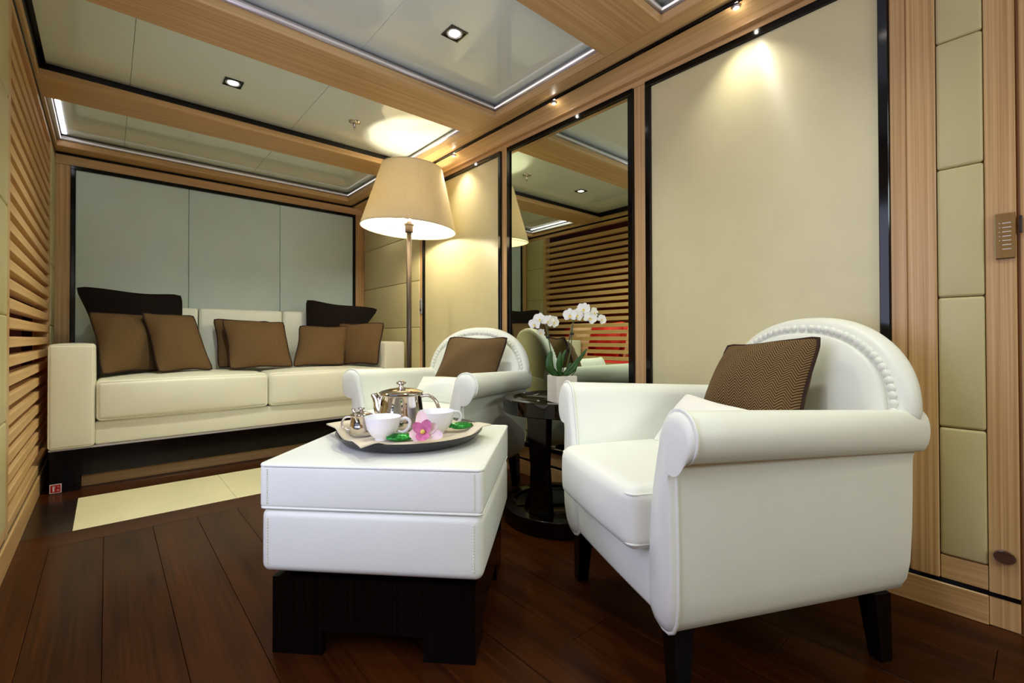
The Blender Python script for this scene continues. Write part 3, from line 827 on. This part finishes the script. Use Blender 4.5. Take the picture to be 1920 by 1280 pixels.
    for x in (-0.268, 0.268):
        for y in (0.048, 0.615):
            bm = nb(); s0, s1 = 0.017, 0.025
            sx = 0.008 if x > 0 else -0.008; sy = -0.006 if y < 0.3 else 0.012
            loft(bm, [[(x + sx + a * s0, y + sy + b_ * s0, -0.0163) for a, b_ in ((-1, -1), (1, -1), (1, 1), (-1, 1))],
                      [(x + a * s1, y + b_ * s1, 0.155) for a, b_ in ((-1, -1), (1, -1), (1, 1), (-1, 1))]])
            obj('leg', bm, 'ebony_z', t)
    return t
near_p, near_r = (1.053 * 0.98, 0.814 * 0.98, 0.016), R(-116.68)
far_p, far_r = (1.028 * 0.98, 1.945 * 0.98, 0.016), R(-66.86)
KS = 0.98
chair1 = make_chair('white leather club armchair in the right foreground, nearest to the camera', near_p, near_r)
chair1.scale = (KS, KS, KS)
chair2 = copy_tree(chair1)
chair2.location = far_p; chair2.rotation_euler = (0, 0, far_r)
chair2['label'] = 'white leather club armchair beyond the ottoman, in front of the floor lamp'
def inchair(p, rz, pts):
    mm = Matrix.Translation(p) @ Matrix.Rotation(rz, 4, 'Z') @ Matrix.Scale(KS, 4)
    return [mm @ Vector(q) for q in pts]
cushion('cushion', 'brown herringbone cushion leaning on the back of the right foreground armchair', inchair(near_p, near_r, ((-0.185, 0.55, 0.772), (0.140, 0.60, 0.805), (0.205, 0.44, 0.475), (-0.155, 0.38, 0.465))), 0.16, 'tweed', group='herringbone cushions on the armchairs', n=18)
cushion('cushion', 'brown herringbone cushion leaning on the back of the armchair beyond the ottoman', inchair(far_p, far_r, ((-0.105, 0.55, 0.805), (0.255, 0.58, 0.80), (0.215, 0.44, 0.475), (-0.165, 0.40, 0.47))), 0.15, 'tweed', group='herringbone cushions on the armchairs', n=18)
cushion('lumbar_cushion', 'small white cushion in front of the herringbone one on the right foreground armchair', inchair(near_p, near_r, ((-0.150, 0.36, 0.615), (0.19, 0.36, 0.60), (0.20, 0.26, 0.468), (-0.155, 0.24, 0.466))), 0.09, 'white_cotton', None, 'white lumbar cushions', pull=0.05)
cushion('lumbar_cushion', 'small white cushion in front of the herringbone one on the armchair beyond the ottoman', inchair(far_p, far_r, ((-0.135, 0.33, 0.595), (0.20, 0.33, 0.595), (0.205, 0.25, 0.463), (-0.150, 0.24, 0.463))), 0.10, 'leather_w', None, 'white lumbar cushions', pull=0.03)

# ================================================================== OTTOMAN
OA = Vector((0.322, 1.302, 0)); orz = math.atan2(-0.726, 0.688)
ott = thing('ottoman', 'white leather box ottoman with loose top on a dark gloss plinth, in the centre', 'ottoman', OA, orz)
obj('body', rbox(nb(), 0.2615, 0.262, 0.2915, 0.283, 0.283, 0.0805, 0.022, (0.004, 0.004, 0), 4, 8), 'leather_w', ott, True)
tp = obj('top_cushion', rbox(nb(), 0.2615, 0.262, 0.428, 0.284, 0.284, 0.055, 0.010, (0.003, 0.003, 0.006), 4, 10), 'leather_w', ott, True)
for zz, rr in ((0.480, 0.0048), (0.374, 0.0032)):
    loop = []
    for qx, qy, a0 in ((1, 1, 0), (-1, 1, 90), (-1, -1, 180), (1, -1, 270)):
        for k in range(5):
            a = R(a0 + 90 * k / 4); loop.append((0.2615 + qx * 0.270 + 0.012 * math.cos(a), 0.262 + qy * 0.270 + 0.012 * math.sin(a), zz))
    obj('piping', tube(nb(), loop, rr, 6, True), 'leather_w', tp, True)
for z0, z1, h in ((0.386, 0.474, 0.2865), (0.236, 0.352, 0.2855)):
    for sx in (-1, 1):
        bm = nb(); n_ = 16
        for k in range(n_):
            za = z0 + (z1 - z0) * k / n_
            box(bm, 0.2615 + sx * (h - 0.024) - 0.0009, 0.2615 + sx * (h - 0.024) + 0.0009, 0.262 - h - 0.0016, 0.262 - h + 0.002, za, za + (z1 - z0) / n_ * 0.6)
        obj('stitching', bm, 'leather_c', tp)['kind'] = 'stuff'
bm = nb(); prism(bm, [(0, 0), (0.131, 0), (0.131, 0.06), (0.393, 0.06), (0.393, 0), (0.523, 0), (0.523, 0.193), (0, 0.193)], 'y', 0.0, 0.02)
obj('plinth_front', bm, 'ebony_z', ott)
bm = nb(); prism(bm, [(0, 0), (0.131, 0), (0.131, 0.06), (0.393, 0.06), (0.393, 0), (0.523, 0), (0.523, 0.193), (0, 0.193)], 'y', 0.504, 0.524)
obj('plinth_rear', bm, 'ebony_z', ott)
for x in (0, 0.503):
    bm = nb(); prism(bm, [(0.0205, 0), (0.12, 0), (0.12, 0.06), (0.40, 0.06), (0.40, 0), (0.5035, 0), (0.5035, 0.193), (0.0205, 0.193)], 'x', x, x + 0.02)
    obj('plinth_side', bm, 'ebony_z', ott)
obj('plinth_top', box(nb(), 0.021, 0.502, 0.021, 0.503, 0.17, 0.185), 'ebony_x', ott)
obj('spacer', box(nb(), 0.03, 0.493, 0.03, 0.493, 0.185, 0.214), 'black', ott)

# ================================================================== SIDE TABLE
tab = thing('side_table', 'round dark gloss side table with tray top and drum base, between the armchairs', 'table', (1.549, 1.439, 0))
obj('base_disc', lathe(nb(), [(0, 0.055), (0.205, 0.055), (0.21, 0.058), (0.22, 0.068), (0.262, 0.068), (0.265, 0.065), (0.265, 0.006), (0.26, 0.0), (0, 0.0)], n=72), 'ebony_gloss', tab, True, 40)
obj('top_disc', lathe(nb(), [(0, 0.520), (0.206, 0.520), (0.212, 0.524), (0.222, 0.534), (0.262, 0.534), (0.265, 0.531), (0.265, 0.476), (0.262, 0.473), (0, 0.473)], n=72), 'ebony_gloss', tab, True, 40)
for k in range(3):
    a = R(196 + 120 * k)
    bm = nb(); ca, sa = math.cos(a), math.sin(a)
    def tp4(rad, wdt, dep, z):
        return [(ca * (rad + u * dep) - sa * v * wdt, sa * (rad + u * dep) + ca * v * wdt, z) for u, v in ((-1, -1), (1, -1), (1, 1), (-1, 1))]
    loft(bm, [tp4(0.190, 0.047, 0.022, 0.056), tp4(0.197, 0.036, 0.022, 0.27), tp4(0.205, 0.046, 0.026, 0.476)])
    obj('leg', bm, 'ebony_gloss', tab)

# ---------------- orchid in a square pot
orc = thing('potted_orchid', 'white moth orchid with two flower stems in a square stone pot on the side table', 'plant', (1.492, 1.385, 0.5205))
OL = Vector((1.492, 1.385, 0.5205))
bm = nb(); s = 0.048
def sq(h, z): 
    a = R(41 + 28); return [(h * 1.4142 * math.cos(a + PI / 4 + PI / 2 * k), h * 1.4142 * math.sin(a + PI / 4 + PI / 2 * k), z) for k in range(4)]
loft(bm, [sq(s - 0.001, 0), sq(s, 0.002), sq(s, 0.112), sq(s - 0.001, 0.114), sq(s - 0.009, 0.114), sq(s - 0.010, 0.10)])
obj('pot', bm, 'pot', orc)
obj('soil', lathe(nb(), [(0.036, 0.098), (0.03, 0.108), (0.012, 0.116), (0, 0.118)], n=14), 'soil', orc, True)
def rel(p): return Vector(p) - OL
DV = Vector((0.6563, 0.7545, 0)); RV = Vector((0.7545, -0.6563, 0))
def catmull(P, m=5):
    P = [Vector(p) for p in P]; Q = [P[0]] + P + [P[-1]]; out = []
    for i in range(1, len(Q) - 2):
        for k in range(m):
            t_ = k / m; a, b_, c, d = Q[i - 1], Q[i], Q[i + 1], Q[i + 2]
            out.append(0.5 * ((2 * b_) + (c - a) * t_ + (2 * a - 5 * b_ + 4 * c - d) * t_ ** 2 + (3 * b_ - a - 3 * c + d) * t_ ** 3))
    return out + [P[-1]]
SL = [(1.470, 1.392, 0.63), (1.452, 1.397, 0.668), (1.440, 1.400, 0.736), (1.430, 1.407, 0.805), (1.425, 1.411, 0.846), (1.413, 1.421, 0.869), (1.395, 1.436, 0.862)]
SR = [(1.500, 1.372, 0.63), (1.497, 1.358, 0.679), (1.503, 1.344, 0.748), (1.506, 1.341, 0.805), (1.511, 1.336, 0.862), (1.525, 1.323, 0.896), (1.554, 1.298, 0.912), (1.592, 1.265, 0.900), (1.612, 1.25, 0.885)]
SK = [(1.478, 1.384, 0.63), (1.478, 1.372, 0.70), (1.494, 1.352, 0.77), (1.504, 1.343, 0.80)]
for P in (SL, SR):
    obj('stem', tube(nb(), [rel(p) for p in catmull(P)], 0.0026, 6), 'stem', orc, True)
obj('support_stick', tube(nb(), [rel((1.486, 1.384, 0.62)), rel((1.509, 1.338, 0.855))], 0.002, 6), 'clip', orc, True)
for p in ((1.429, 1.408, 0.80), (1.507, 1.340, 0.815)):
    c = rel(p); obj('clip', box(nb(), c.x - 0.007, c.x + 0.007, c.y - 0.007, c.y + 0.007, c.z - 0.005, c.z + 0.005, 0.002), 'clip', orc)
def leaf(P, wd):
    P = catmull(P, 4); N = len(P); bm = nb(); rows = []
    for i, p in enumerate(P):
        f = i / (N - 1); w_ = wd * (math.sin(PI * (0.12 + 0.86 * f)) ** 0.7)
        t_ = (P[min(i + 1, N - 1)] - P[max(i - 1, 0)]).normalized()
        sd = t_.cross(DV).normalized(); nr = sd.cross(t_).normalized()
        rows.append([bm.verts.new(p + sd * w_ * k + nr * (-0.25 * w_ * (1 - abs(k)))) for k in (-1, -0.5, 0, 0.5, 1)] + [])
    for a, b_ in zip(rows, rows[1:]):
        for k in range(4): bm.faces.new((a[k], a[k + 1], b_[k + 1], b_[k]))
    bm.normal_update()
    r_ = bmesh.ops.solidify(bm, geom=bm.faces[:], thickness=0.0018)
    return obj('leaf', bm, 'leaf', orc, True)
LV = [([(1.475, 1.39, 0.631), (1.437, 1.402, 0.665), (1.433, 1.404, 0.705), (1.440, 1.398, 0.742)], 0.017),
      ([(1.482, 1.38, 0.631), (1.463, 1.376, 0.668), (1.458, 1.372, 0.70), (1.467, 1.37, 0.738)], 0.010),
      ([(1.490, 1.372, 0.631), (1.512, 1.34, 0.676), (1.535, 1.318, 0.712), (1.556, 1.298, 0.752)], 0.009),
      ([(1.494, 1.37, 0.631), (1.512, 1.336, 0.660), (1.526, 1.326, 0.690), (1.540, 1.312, 0.712)], 0.007),
      ([(1.478, 1.385, 0.631), (1.474, 1.372, 0.69), (1.478, 1.366, 0.72), (1.490, 1.36, 0.745)], 0.008),
      ([(1.470, 1.40, 0.631), (1.452, 1.40, 0.650), (1.44, 1.405, 0.665), (1.430, 1.411, 0.68)], 0.010),
      ([(1.495, 1.385, 0.631), (1.505, 1.36, 0.655), (1.508, 1.35, 0.69)], 0.012)]
for P, wd in LV: leaf([rel(p) for p in P], wd)
obj('aerial_root', tube(nb(), catmull([rel(p) for p in ((1.515, 1.352, 0.632), (1.527, 1.335, 0.66), (1.520, 1.345, 0.67), (1.508, 1.352, 0.655))]), 0.0022, 6), 'stem', orc, True)
def petal(bm, c, ax, up_, length, width, cup=0.2):
    """one rounded petal growing from c along up_, facing ax"""
    sd = up_.cross(ax).normalized(); g = []
    for i in range(6):
        f = i / 5; w_ = width * math.sin(PI * (0.10 + 0.84 * f)) ** 0.6
        row = [bm.verts.new(c + up_ * length * f + sd * w_ * k + ax * (cup * length * (f * f * 0.6 - 0.35 * (1 - k * k)) * 0.5)) for k in (-1, -0.5, 0, 0.5, 1)]
        g.append(row)
    for a, b_ in zip(g, g[1:]):
        for k in range(4): bm.faces.new((a[k], a[k + 1], b_[k + 1], b_[k]))
def flower(c, face, size, parent, roll_=0.0, mats=('petal', 'petal_y'), name='flower'):
    face = Vector(face).normalized()
    u = Vector((0, 0, 1)) - face * face.z; u.normalize(); s_ = face.cross(u)
    bm = nb()
    for ang, L, W in ((90, 1.0, 0.42), (215, 0.95, 0.36), (325, 0.95, 0.36)):
        a = R(ang) + roll_; petal(bm, c - face * 0.001, face, u * math.sin(a) + s_ * math.cos(a), size * L, size * W, 0.15)
    for ang in (20, 160):
        a = R(ang) + roll_; petal(bm, c + face * 0.0015, face, u * math.sin(a) + s_ * math.cos(a), size * 1.02, size * 0.62, 0.25)
    f = obj(name, bm, mats[0], parent, True)
    bm = nb(); petal(bm, c + face * 0.003, (face + u * 0.3).normalized(), (-u * 0.8 + face * 0.7).normalized(), size * 0.42, size * 0.2, 0.8)
    bmesh.ops.create_icosphere(bm, subdivisions=1, radius=size * 0.11, matrix=Matrix.Translation(c + face * 0.004))
    obj('throat', bm, mats[1], f, True)
    return f
FD = -DV
FL = [((1.385, 1.445, 0.856), -0.5), ((1.400, 1.430, 0.878), 0.0), ((1.426, 1.405, 0.869), 0.1), ((1.446, 1.392, 0.866), 0.6), ((1.404, 1.427, 0.822), 0.2)]
for i, (p, tw) in enumerate(FL):
    flower(rel(p) + FD * 0.012, FD + RV * tw + Vector((0, 0, -0.15 if i < 4 else -0.6)), 0.027 if i < 4 else 0.018, orc, 0.2 * i)
FR = [((1.499, 1.346, 0.894), -0.3, 0.030), ((1.521, 1.328, 0.894), 0.3, 0.030), ((1.543, 1.308, 0.920), -0.2, 0.028), ((1.563, 1.290, 0.882), 0.1, 0.030), ((1.577, 1.280, 0.905), 0.7, 0.024), ((1.602, 1.259, 0.876), 0.3, 0.022)]
for i, (p, tw, sz) in enumerate(FR):
    flower(rel(p) + FD * 0.012, FD + RV * tw + Vector((0, 0, -0.1)), sz, orc, 0.15 * i)
bm = nb()
for p in ((1.561, 1.293, 0.934), (1.531, 1.316, 0.937), (1.616, 1.248, 0.878)):
    bmesh.ops.create_icosphere(bm, subdivisions=2, radius=0.0065, matrix=Matrix.Translation(rel(p)) @ Matrix.Diagonal((0.8, 0.8, 1.3, 1)))
obj('bud', bm, 'petal', orc, True)['kind'] = 'stuff'

# ================================================================== FLOOR LAMP
LX, LY = 1.518, 2.788
lamp = thing('floor_lamp', 'floor lamp with large tapered beige shade on a bronze pole, right of the sofa', 'floor lamp', (LX, LY, 0))
obj('base', lathe(nb(), [(0, 0.022), (0.02, 0.022), (0.11, 0.016), (0.118, 0.012), (0.12, 0.0), (0, 0)], n=48), 'bronze', lamp, True, 40)
obj('pole', tube(nb(), [(0, 0, 0.018), (0, 0, 0.8), (0, 0, 1.50)], 0.0165, 16), 'bronze', lamp, True)
obj('socket', lathe(nb(), [(0, 1.50), (0.024, 1.50), (0.026, 1.505), (0.026, 1.545), (0.032, 1.547), (0.032, 1.556), (0.018, 1.557), (0.016, 1.575), (0, 1.575)], n=24), 'bronze', lamp, True, 40)
tilt = Matrix.Translation((0, 0, 1.55)) @ Matrix.Rotation(R(3.4), 4, Vector((0.6563, 0.7545, 0))) @ Matrix.Translation((0, 0, -1.55))
ZS0, ZS1, RS0, RS1 = 1.520, 1.928, 0.312, 0.200
bm = nb(); lathe(bm, [(RS0, ZS0), (RS1, ZS1)], n=72); bmesh.ops.transform(bm, matrix=tilt, verts=bm.verts[:])
sh = obj('lamp_shade', bm, 'shade', lamp, True)
bm = nb(); lathe(bm, [(RS0 - 0.003, ZS0 + 0.001), (RS1 - 0.003, ZS1 - 0.001)], n=72); bmesh.ops.transform(bm, matrix=tilt, verts=bm.verts[:])
obj('lining', bm, 'shade_in', sh, True)
for rr, zz in ((RS0 - 0.001, ZS0), (RS1 - 0.001, ZS1)):
    bm = nb(); tube(bm, [(rr * math.cos(2 * PI * k / 64), rr * math.sin(2 * PI * k / 64), zz) for k in range(64)], 0.003, 6, True)
    bmesh.ops.transform(bm, matrix=tilt, verts=bm.verts[:]); obj('rim', bm, 'shade', sh, True)
bm = nb()
tube(bm, [(0.155 * math.cos(2 * PI * k / 40), 0.155 * math.sin(2 * PI * k / 40), ZS0 + 0.03) for k in range(40)], 0.0014, 5, True)
for k in range(3):
    a = R(-97 - 41 + 120 * k); tube(bm, [(0.02 * math.cos(a), 0.02 * math.sin(a), 1.55), (0.155 * math.cos(a), 0.155 * math.sin(a), ZS0 + 0.03), (RS0 * math.cos(a), RS0 * math.sin(a), ZS0)], 0.0016, 5)
bmesh.ops.transform(bm, matrix=tilt, verts=bm.verts[:])
obj('wire_carrier', bm, 'bronze', sh)
for i, (dx, dy) in enumerate(((0.0, -0.03), (-0.02, 0.07))):
    bm = nb(); bmesh.ops.create_uvsphere(bm, u_segments=14, v_segments=9, radius=0.024, matrix=Matrix.Translation((dx, dy, 1.655)))
    tube(bm, [(0, 0, 1.57), (dx * 0.8, dy * 0.8, 1.60), (dx, dy, 1.635)], 0.009, 8)
    obj('bulb', bm, 'bulb', lamp, True)

# ================================================================== TEA TRAY
E1 = Vector((0.688, -0.726, 0)).normalized(); E2 = Vector((0.726, 0.688, 0)).normalized()
def on(a, b_, z): return OA + E1 * a + E2 * b_ + Vector((0, 0, z))
ZO = 0.4885
tc_ = on(0.275, 0.272, ZO)
tray = tag(obj('serving_tray', lathe(nb(), [(0, 0.0), (0.170, 0.0), (0.196, 0.008), (0.217, 0.027), (0.219, 0.028), (0.219, 0.024), (0.198, 0.003), (0.172, -0.004), (0, -0.004)], n=72), 'tray', None, True, 50), 'round black tray with tea things on the white ottoman', 'tray')
tray.location = tc_ + Vector((0, 0, 0.0045))
ZI = ZO + 0.0045
# napkin: folded square sheet draped over the tray rim
bm = nb(); N = 26
cL, cF, cR, cB = (-0.035, 0.345), (0.226, 0.014), (0.515, 0.335), (0.24, 0.56)
def napz(a, b_):
    d = math.hypot(a - 0.275, b_ - 0.272)
    if d < 0.168: z = ZI + 0.0052
    elif d < 0.219: z = ZI + 0.0052 + 0.029 * ((d - 0.168) / 0.051) ** 1.3
    else: z = ZI + 0.0342 - 0.10 * (d - 0.219)
    return z
sheet = []
for j in range(N + 1):
    row = []
    for i in range(N + 1):
        u, v = i / N, j / N
        a = (cL[0] * (1 - u) + cF[0] * u) * (1 - v) + (cB[0] * (1 - u) + cR[0] * u) * v
        b_ = (cL[1] * (1 - u) + cF[1] * u) * (1 - v) + (cB[1] * (1 - u) + cR[1] * u) * v
        e = min(u, 1 - u, v, 1 - v)
        z = napz(a, b_) + (0.004 * math.sin(17 * u + 3) * math.sin(13 * v) if math.hypot(a - 0.275, b_ - 0.272) > 0.18 else 0)
        row.append(bm.verts.new(on(a, b_, z) - tc_))
    sheet.append(row)
for j in range(N):
    for i in range(N): bm.faces.new((sheet[j][i], sheet[j][i + 1], sheet[j + 1][i + 1], sheet[j + 1][i]))
bm.normal_update()
nf = bmesh.ops.solidify(bm, geom=bm.faces[:], thickness=0.004)
nap = obj('napkin', bm, 'napkin', None, True, 60); nap.location = tc_
tag(nap, 'cream linen napkin folded under the tea things, its corners over the tray rim', 'napkin')
ZN = ZI + 0.0065
# teapot
tpot = thing('teapot', 'polished silver teapot with flat hinged lid, at the back of the tray', 'teapot', on(0.203, 0.393, ZN), R(-41)); tpot.scale = (1.17, 1.17, 1.0)
obj('body', lathe(nb(), [(0, 0.0), (0.062, 0.0), (0.066, 0.004), (0.067, 0.012), (0.062, 0.06), (0.057, 0.108), (0.060, 0.112), (0.058, 0.114), (0.052, 0.112)], n=56), 'silver', tpot, True, 50)
lid = obj('lid', lathe(nb(), [(0.062, 0.114), (0.062, 0.118), (0.056, 0.123), (0.03, 0.130), (0.010, 0.133), (0, 0.133)], n=48), 'silver', tpot, True, 50)
obj('knob', lathe(nb(), [(0, 0.131), (0.010, 0.133), (0.006, 0.138), (0.006, 0.142), (0.013, 0.146), (0.015, 0.150), (0.009, 0.153), (0.006, 0.156), (0, 0.157)], n=20), 'silver', lid, True)
bm = nb()
P = catmull([(-0.048, 0, 0.035), (-0.062, 0, 0.060), (-0.068, 0, 0.090), (-0.080, 0, 0.113)], 5)
tube(bm, P, [0.020 - 0.011 * i / (len(P) - 1) for i in range(len(P))], 12)
obj('spout', bm, 'silver', tpot, True)
bm = nb(); tube(bm, catmull([(0.056, 0, 0.104), (0.076, 0, 0.107), (0.096, 0, 0.092), (0.108, 0, 0.062), (0.116, 0, 0.03), (0.098, 0, 0.016), (0.066, 0, 0.020)], 6), 0.0055, 8)
obj('handle', bm, 'silver', tpot, True)
# sugar / milk pot
crm = thing('sugar_pot', 'small polished silver lidded pot with handle, on the left of the tray', 'sugar bowl', on(0.120, 0.265, ZN), R(-41)); crm.scale = (1.15, 1.15, 1.03)
obj('body', lathe(nb(), [(0, 0.0), (0.030, 0.0), (0.033, 0.006), (0.031, 0.03), (0.027, 0.054), (0.030, 0.060), (0.028, 0.061)], n=40), 'silver', crm, True, 50)
l2 = obj('lid', lathe(nb(), [(0.030, 0.0605), (0.028, 0.064), (0.012, 0.069), (0, 0.070)], n=32), 'silver', crm, True, 50)
obj('knob', lathe(nb(), [(0, 0.069), (0.005, 0.070), (0.004, 0.075), (0.009, 0.078), (0.009, 0.081), (0, 0.083)], n=16), 'silver', l2, True)
obj('handle', tube(nb(), catmull([(-0.028, 0, 0.054), (-0.044, 0, 0.052), (-0.053, 0, 0.036), (-0.048, 0, 0.020), (-0.032, 0, 0.014)], 6), 0.0032, 8), 'silver', crm, True)
spn = tag(obj('teaspoon', tube(nb(), [(0, 0, 0), (-0.006, -0.002, 0.018), (-0.012, -0.004, 0.036)], [0.0028, 0.0032, 0.0055], 8), 'silver', None, True), 'silver teaspoon handle standing out of the small silver pot', 'spoon')
spn.location = on(0.120, 0.235, ZN + 0.050)
spn.rotation_euler = (0, 0, R(-20))
# cups
def cup(label, loc, rz):
    t = thing('teacup', label, 'cup', loc, rz, 'white porcelain teacups')
    obj('bowl', lathe(nb(), [(0, 0.004), (0.020, 0.004), (0.021, 0.0), (0.024, 0.0), (0.024, 0.006), (0.036, 0.016), (0.046, 0.034), (0.0515, 0.058), (0.0535, 0.068), (0.0520, 0.0685), (0.049, 0.058), (0.043, 0.034), (0.032, 0.016), (0, 0.010)], n=48), 'porcelain', t, True, 60)
    obj('handle', tube(nb(), catmull([(0.049, 0, 0.056), (0.066, 0, 0.060), (0.078, 0, 0.048), (0.073, 0, 0.030), (0.058, 0, 0.018), (0.042, 0, 0.022)], 6), 0.0048, 8), 'porcelain', t, True)
    return t
cup('white embossed porcelain teacup in front, beside the small silver pot', on(0.210, 0.208, ZN), R(-28))
cup('white embossed porcelain teacup at the back right, behind the pink orchid bloom', on(0.343, 0.322, ZN), R(-10)).scale = (1.07, 1.07, 1.0)
# wrapped chocolates
def choc(label, a, b_, rz, tiltx):
    bm = nb(); n = 12; rings = []
    for i, (x, r1, r2) in enumerate(((-0.040, 0.011, 0.002), (-0.034, 0.008, 0.003), (-0.028, 0.014, 0.006), (-0.012, 0.0185, 0.009), (0.012, 0.0185, 0.009), (0.028, 0.014, 0.006), (0.034, 0.008, 0.003), (0.040, 0.011, 0.002))):
        rings.append([(x, r1 * math.cos(2 * PI * k / n), r2 * math.sin(2 * PI * k / n)) for k in range(n)])
    loft(bm, rings)
    o = obj('chocolate', bm, 'foil', None, True); o.location = on(a, b_, ZN + 0.011); o.rotation_euler = (tiltx, 0, rz)
    return tag(o, label, 'chocolate', 'green foil chocolates')
choc('green foil wrapped chocolate lying between the front cup and the pink bloom', 0.268, 0.195, R(-25), 0.35)
o = choc('green foil wrapped chocolate at the right edge of the tray, behind the white cup', 0.415, 0.345, R(-15), 0.35); o.location.z += 0.008
# pink cymbidium bloom
pk = thing('orchid_bloom', 'cut pink and pale cymbidium orchid bloom lying at the front of the tray', 'flower', on(0.338, 0.190, ZN + 0.012)); pk.scale = (1.2, 1.2, 1.2)
fc = (-DV + Vector((0, 0, 0.35))).normalized()
u_ = (Vector((0, 0, 1)) - fc * fc.z).normalized(); s_ = fc.cross(u_)
c0 = Vector((0, 0, 0.012))
for ang, L, W in ((100, 0.052, 0.016), (190, 0.034, 0.014), (350, 0.048, 0.014), (30, 0.036, 0.013), (215, 0.030, 0.012)):
    bm = nb(); a = R(ang); petal(bm, c0, fc, u_ * math.sin(a) - s_ * math.cos(a), L, W, 0.3); obj('petal', bm, 'petal_pale', pk, True)
for ang, L, W in ((140, 0.028, 0.013), (60, 0.030, 0.014), (270, 0.022, 0.017)):
    bm = nb(); a = R(ang); petal(bm, c0 + fc * 0.006, fc, u_ * math.sin(a) - s_ * math.cos(a) + fc * 0.3, L, W, 0.5); obj('lip', bm, 'petal_pink', pk, True)
bm = nb(); bmesh.ops.create_icosphere(bm, subdivisions=2, radius=0.006, matrix=Matrix.Translation(c0 + fc * 0.010)); obj('throat', bm, 'petal_y', pk, True)

# ================================================================== SALOON SEEN IN THE MIRROR THROUGH THE SLATS
sf = thing('red_sofa', 'red upholstered sofa in the next room, seen through the slats in the mirror', 'sofa', (-1.55, 4.1, 0))
obj('seat', rbox(nb(), 0, 0, 0.30, 0.40, 1.0, 0.16, 0.04, (0, 0, 0.02), 3, 5), 'red', sf, True)
obj('backrest', rbox(nb(), -0.38, 0, 0.62, 0.10, 1.0, 0.34, 0.05, (0.02, 0, 0), 3, 5), 'red', sf, True)
for y in (-0.9, 0.9):
    for x in (-0.32, 0.32): obj('leg', box(nb(), x - 0.03, x + 0.03, y - 0.03, y + 0.03, 0, 0.145), 'saloon_dark', sf)
for i, y in enumerate((3.55, 4.05, 4.6)):
    cushion('cushion', ['pale silk cushion on the red sofa beyond the slats, nearest one', 'red cushion in the middle of the red sofa beyond the slats', 'pale silk cushion on the red sofa beyond the slats, farthest one'][i], ((-1.70, y - 0.22, 1.02), (-1.70, y + 0.22, 1.02), (-1.55, y + 0.22, 0.50), (-1.55, y - 0.22, 0.50)), 0.14, 'rosy' if i != 1 else 'red', None, 'cushions on the red sofa')
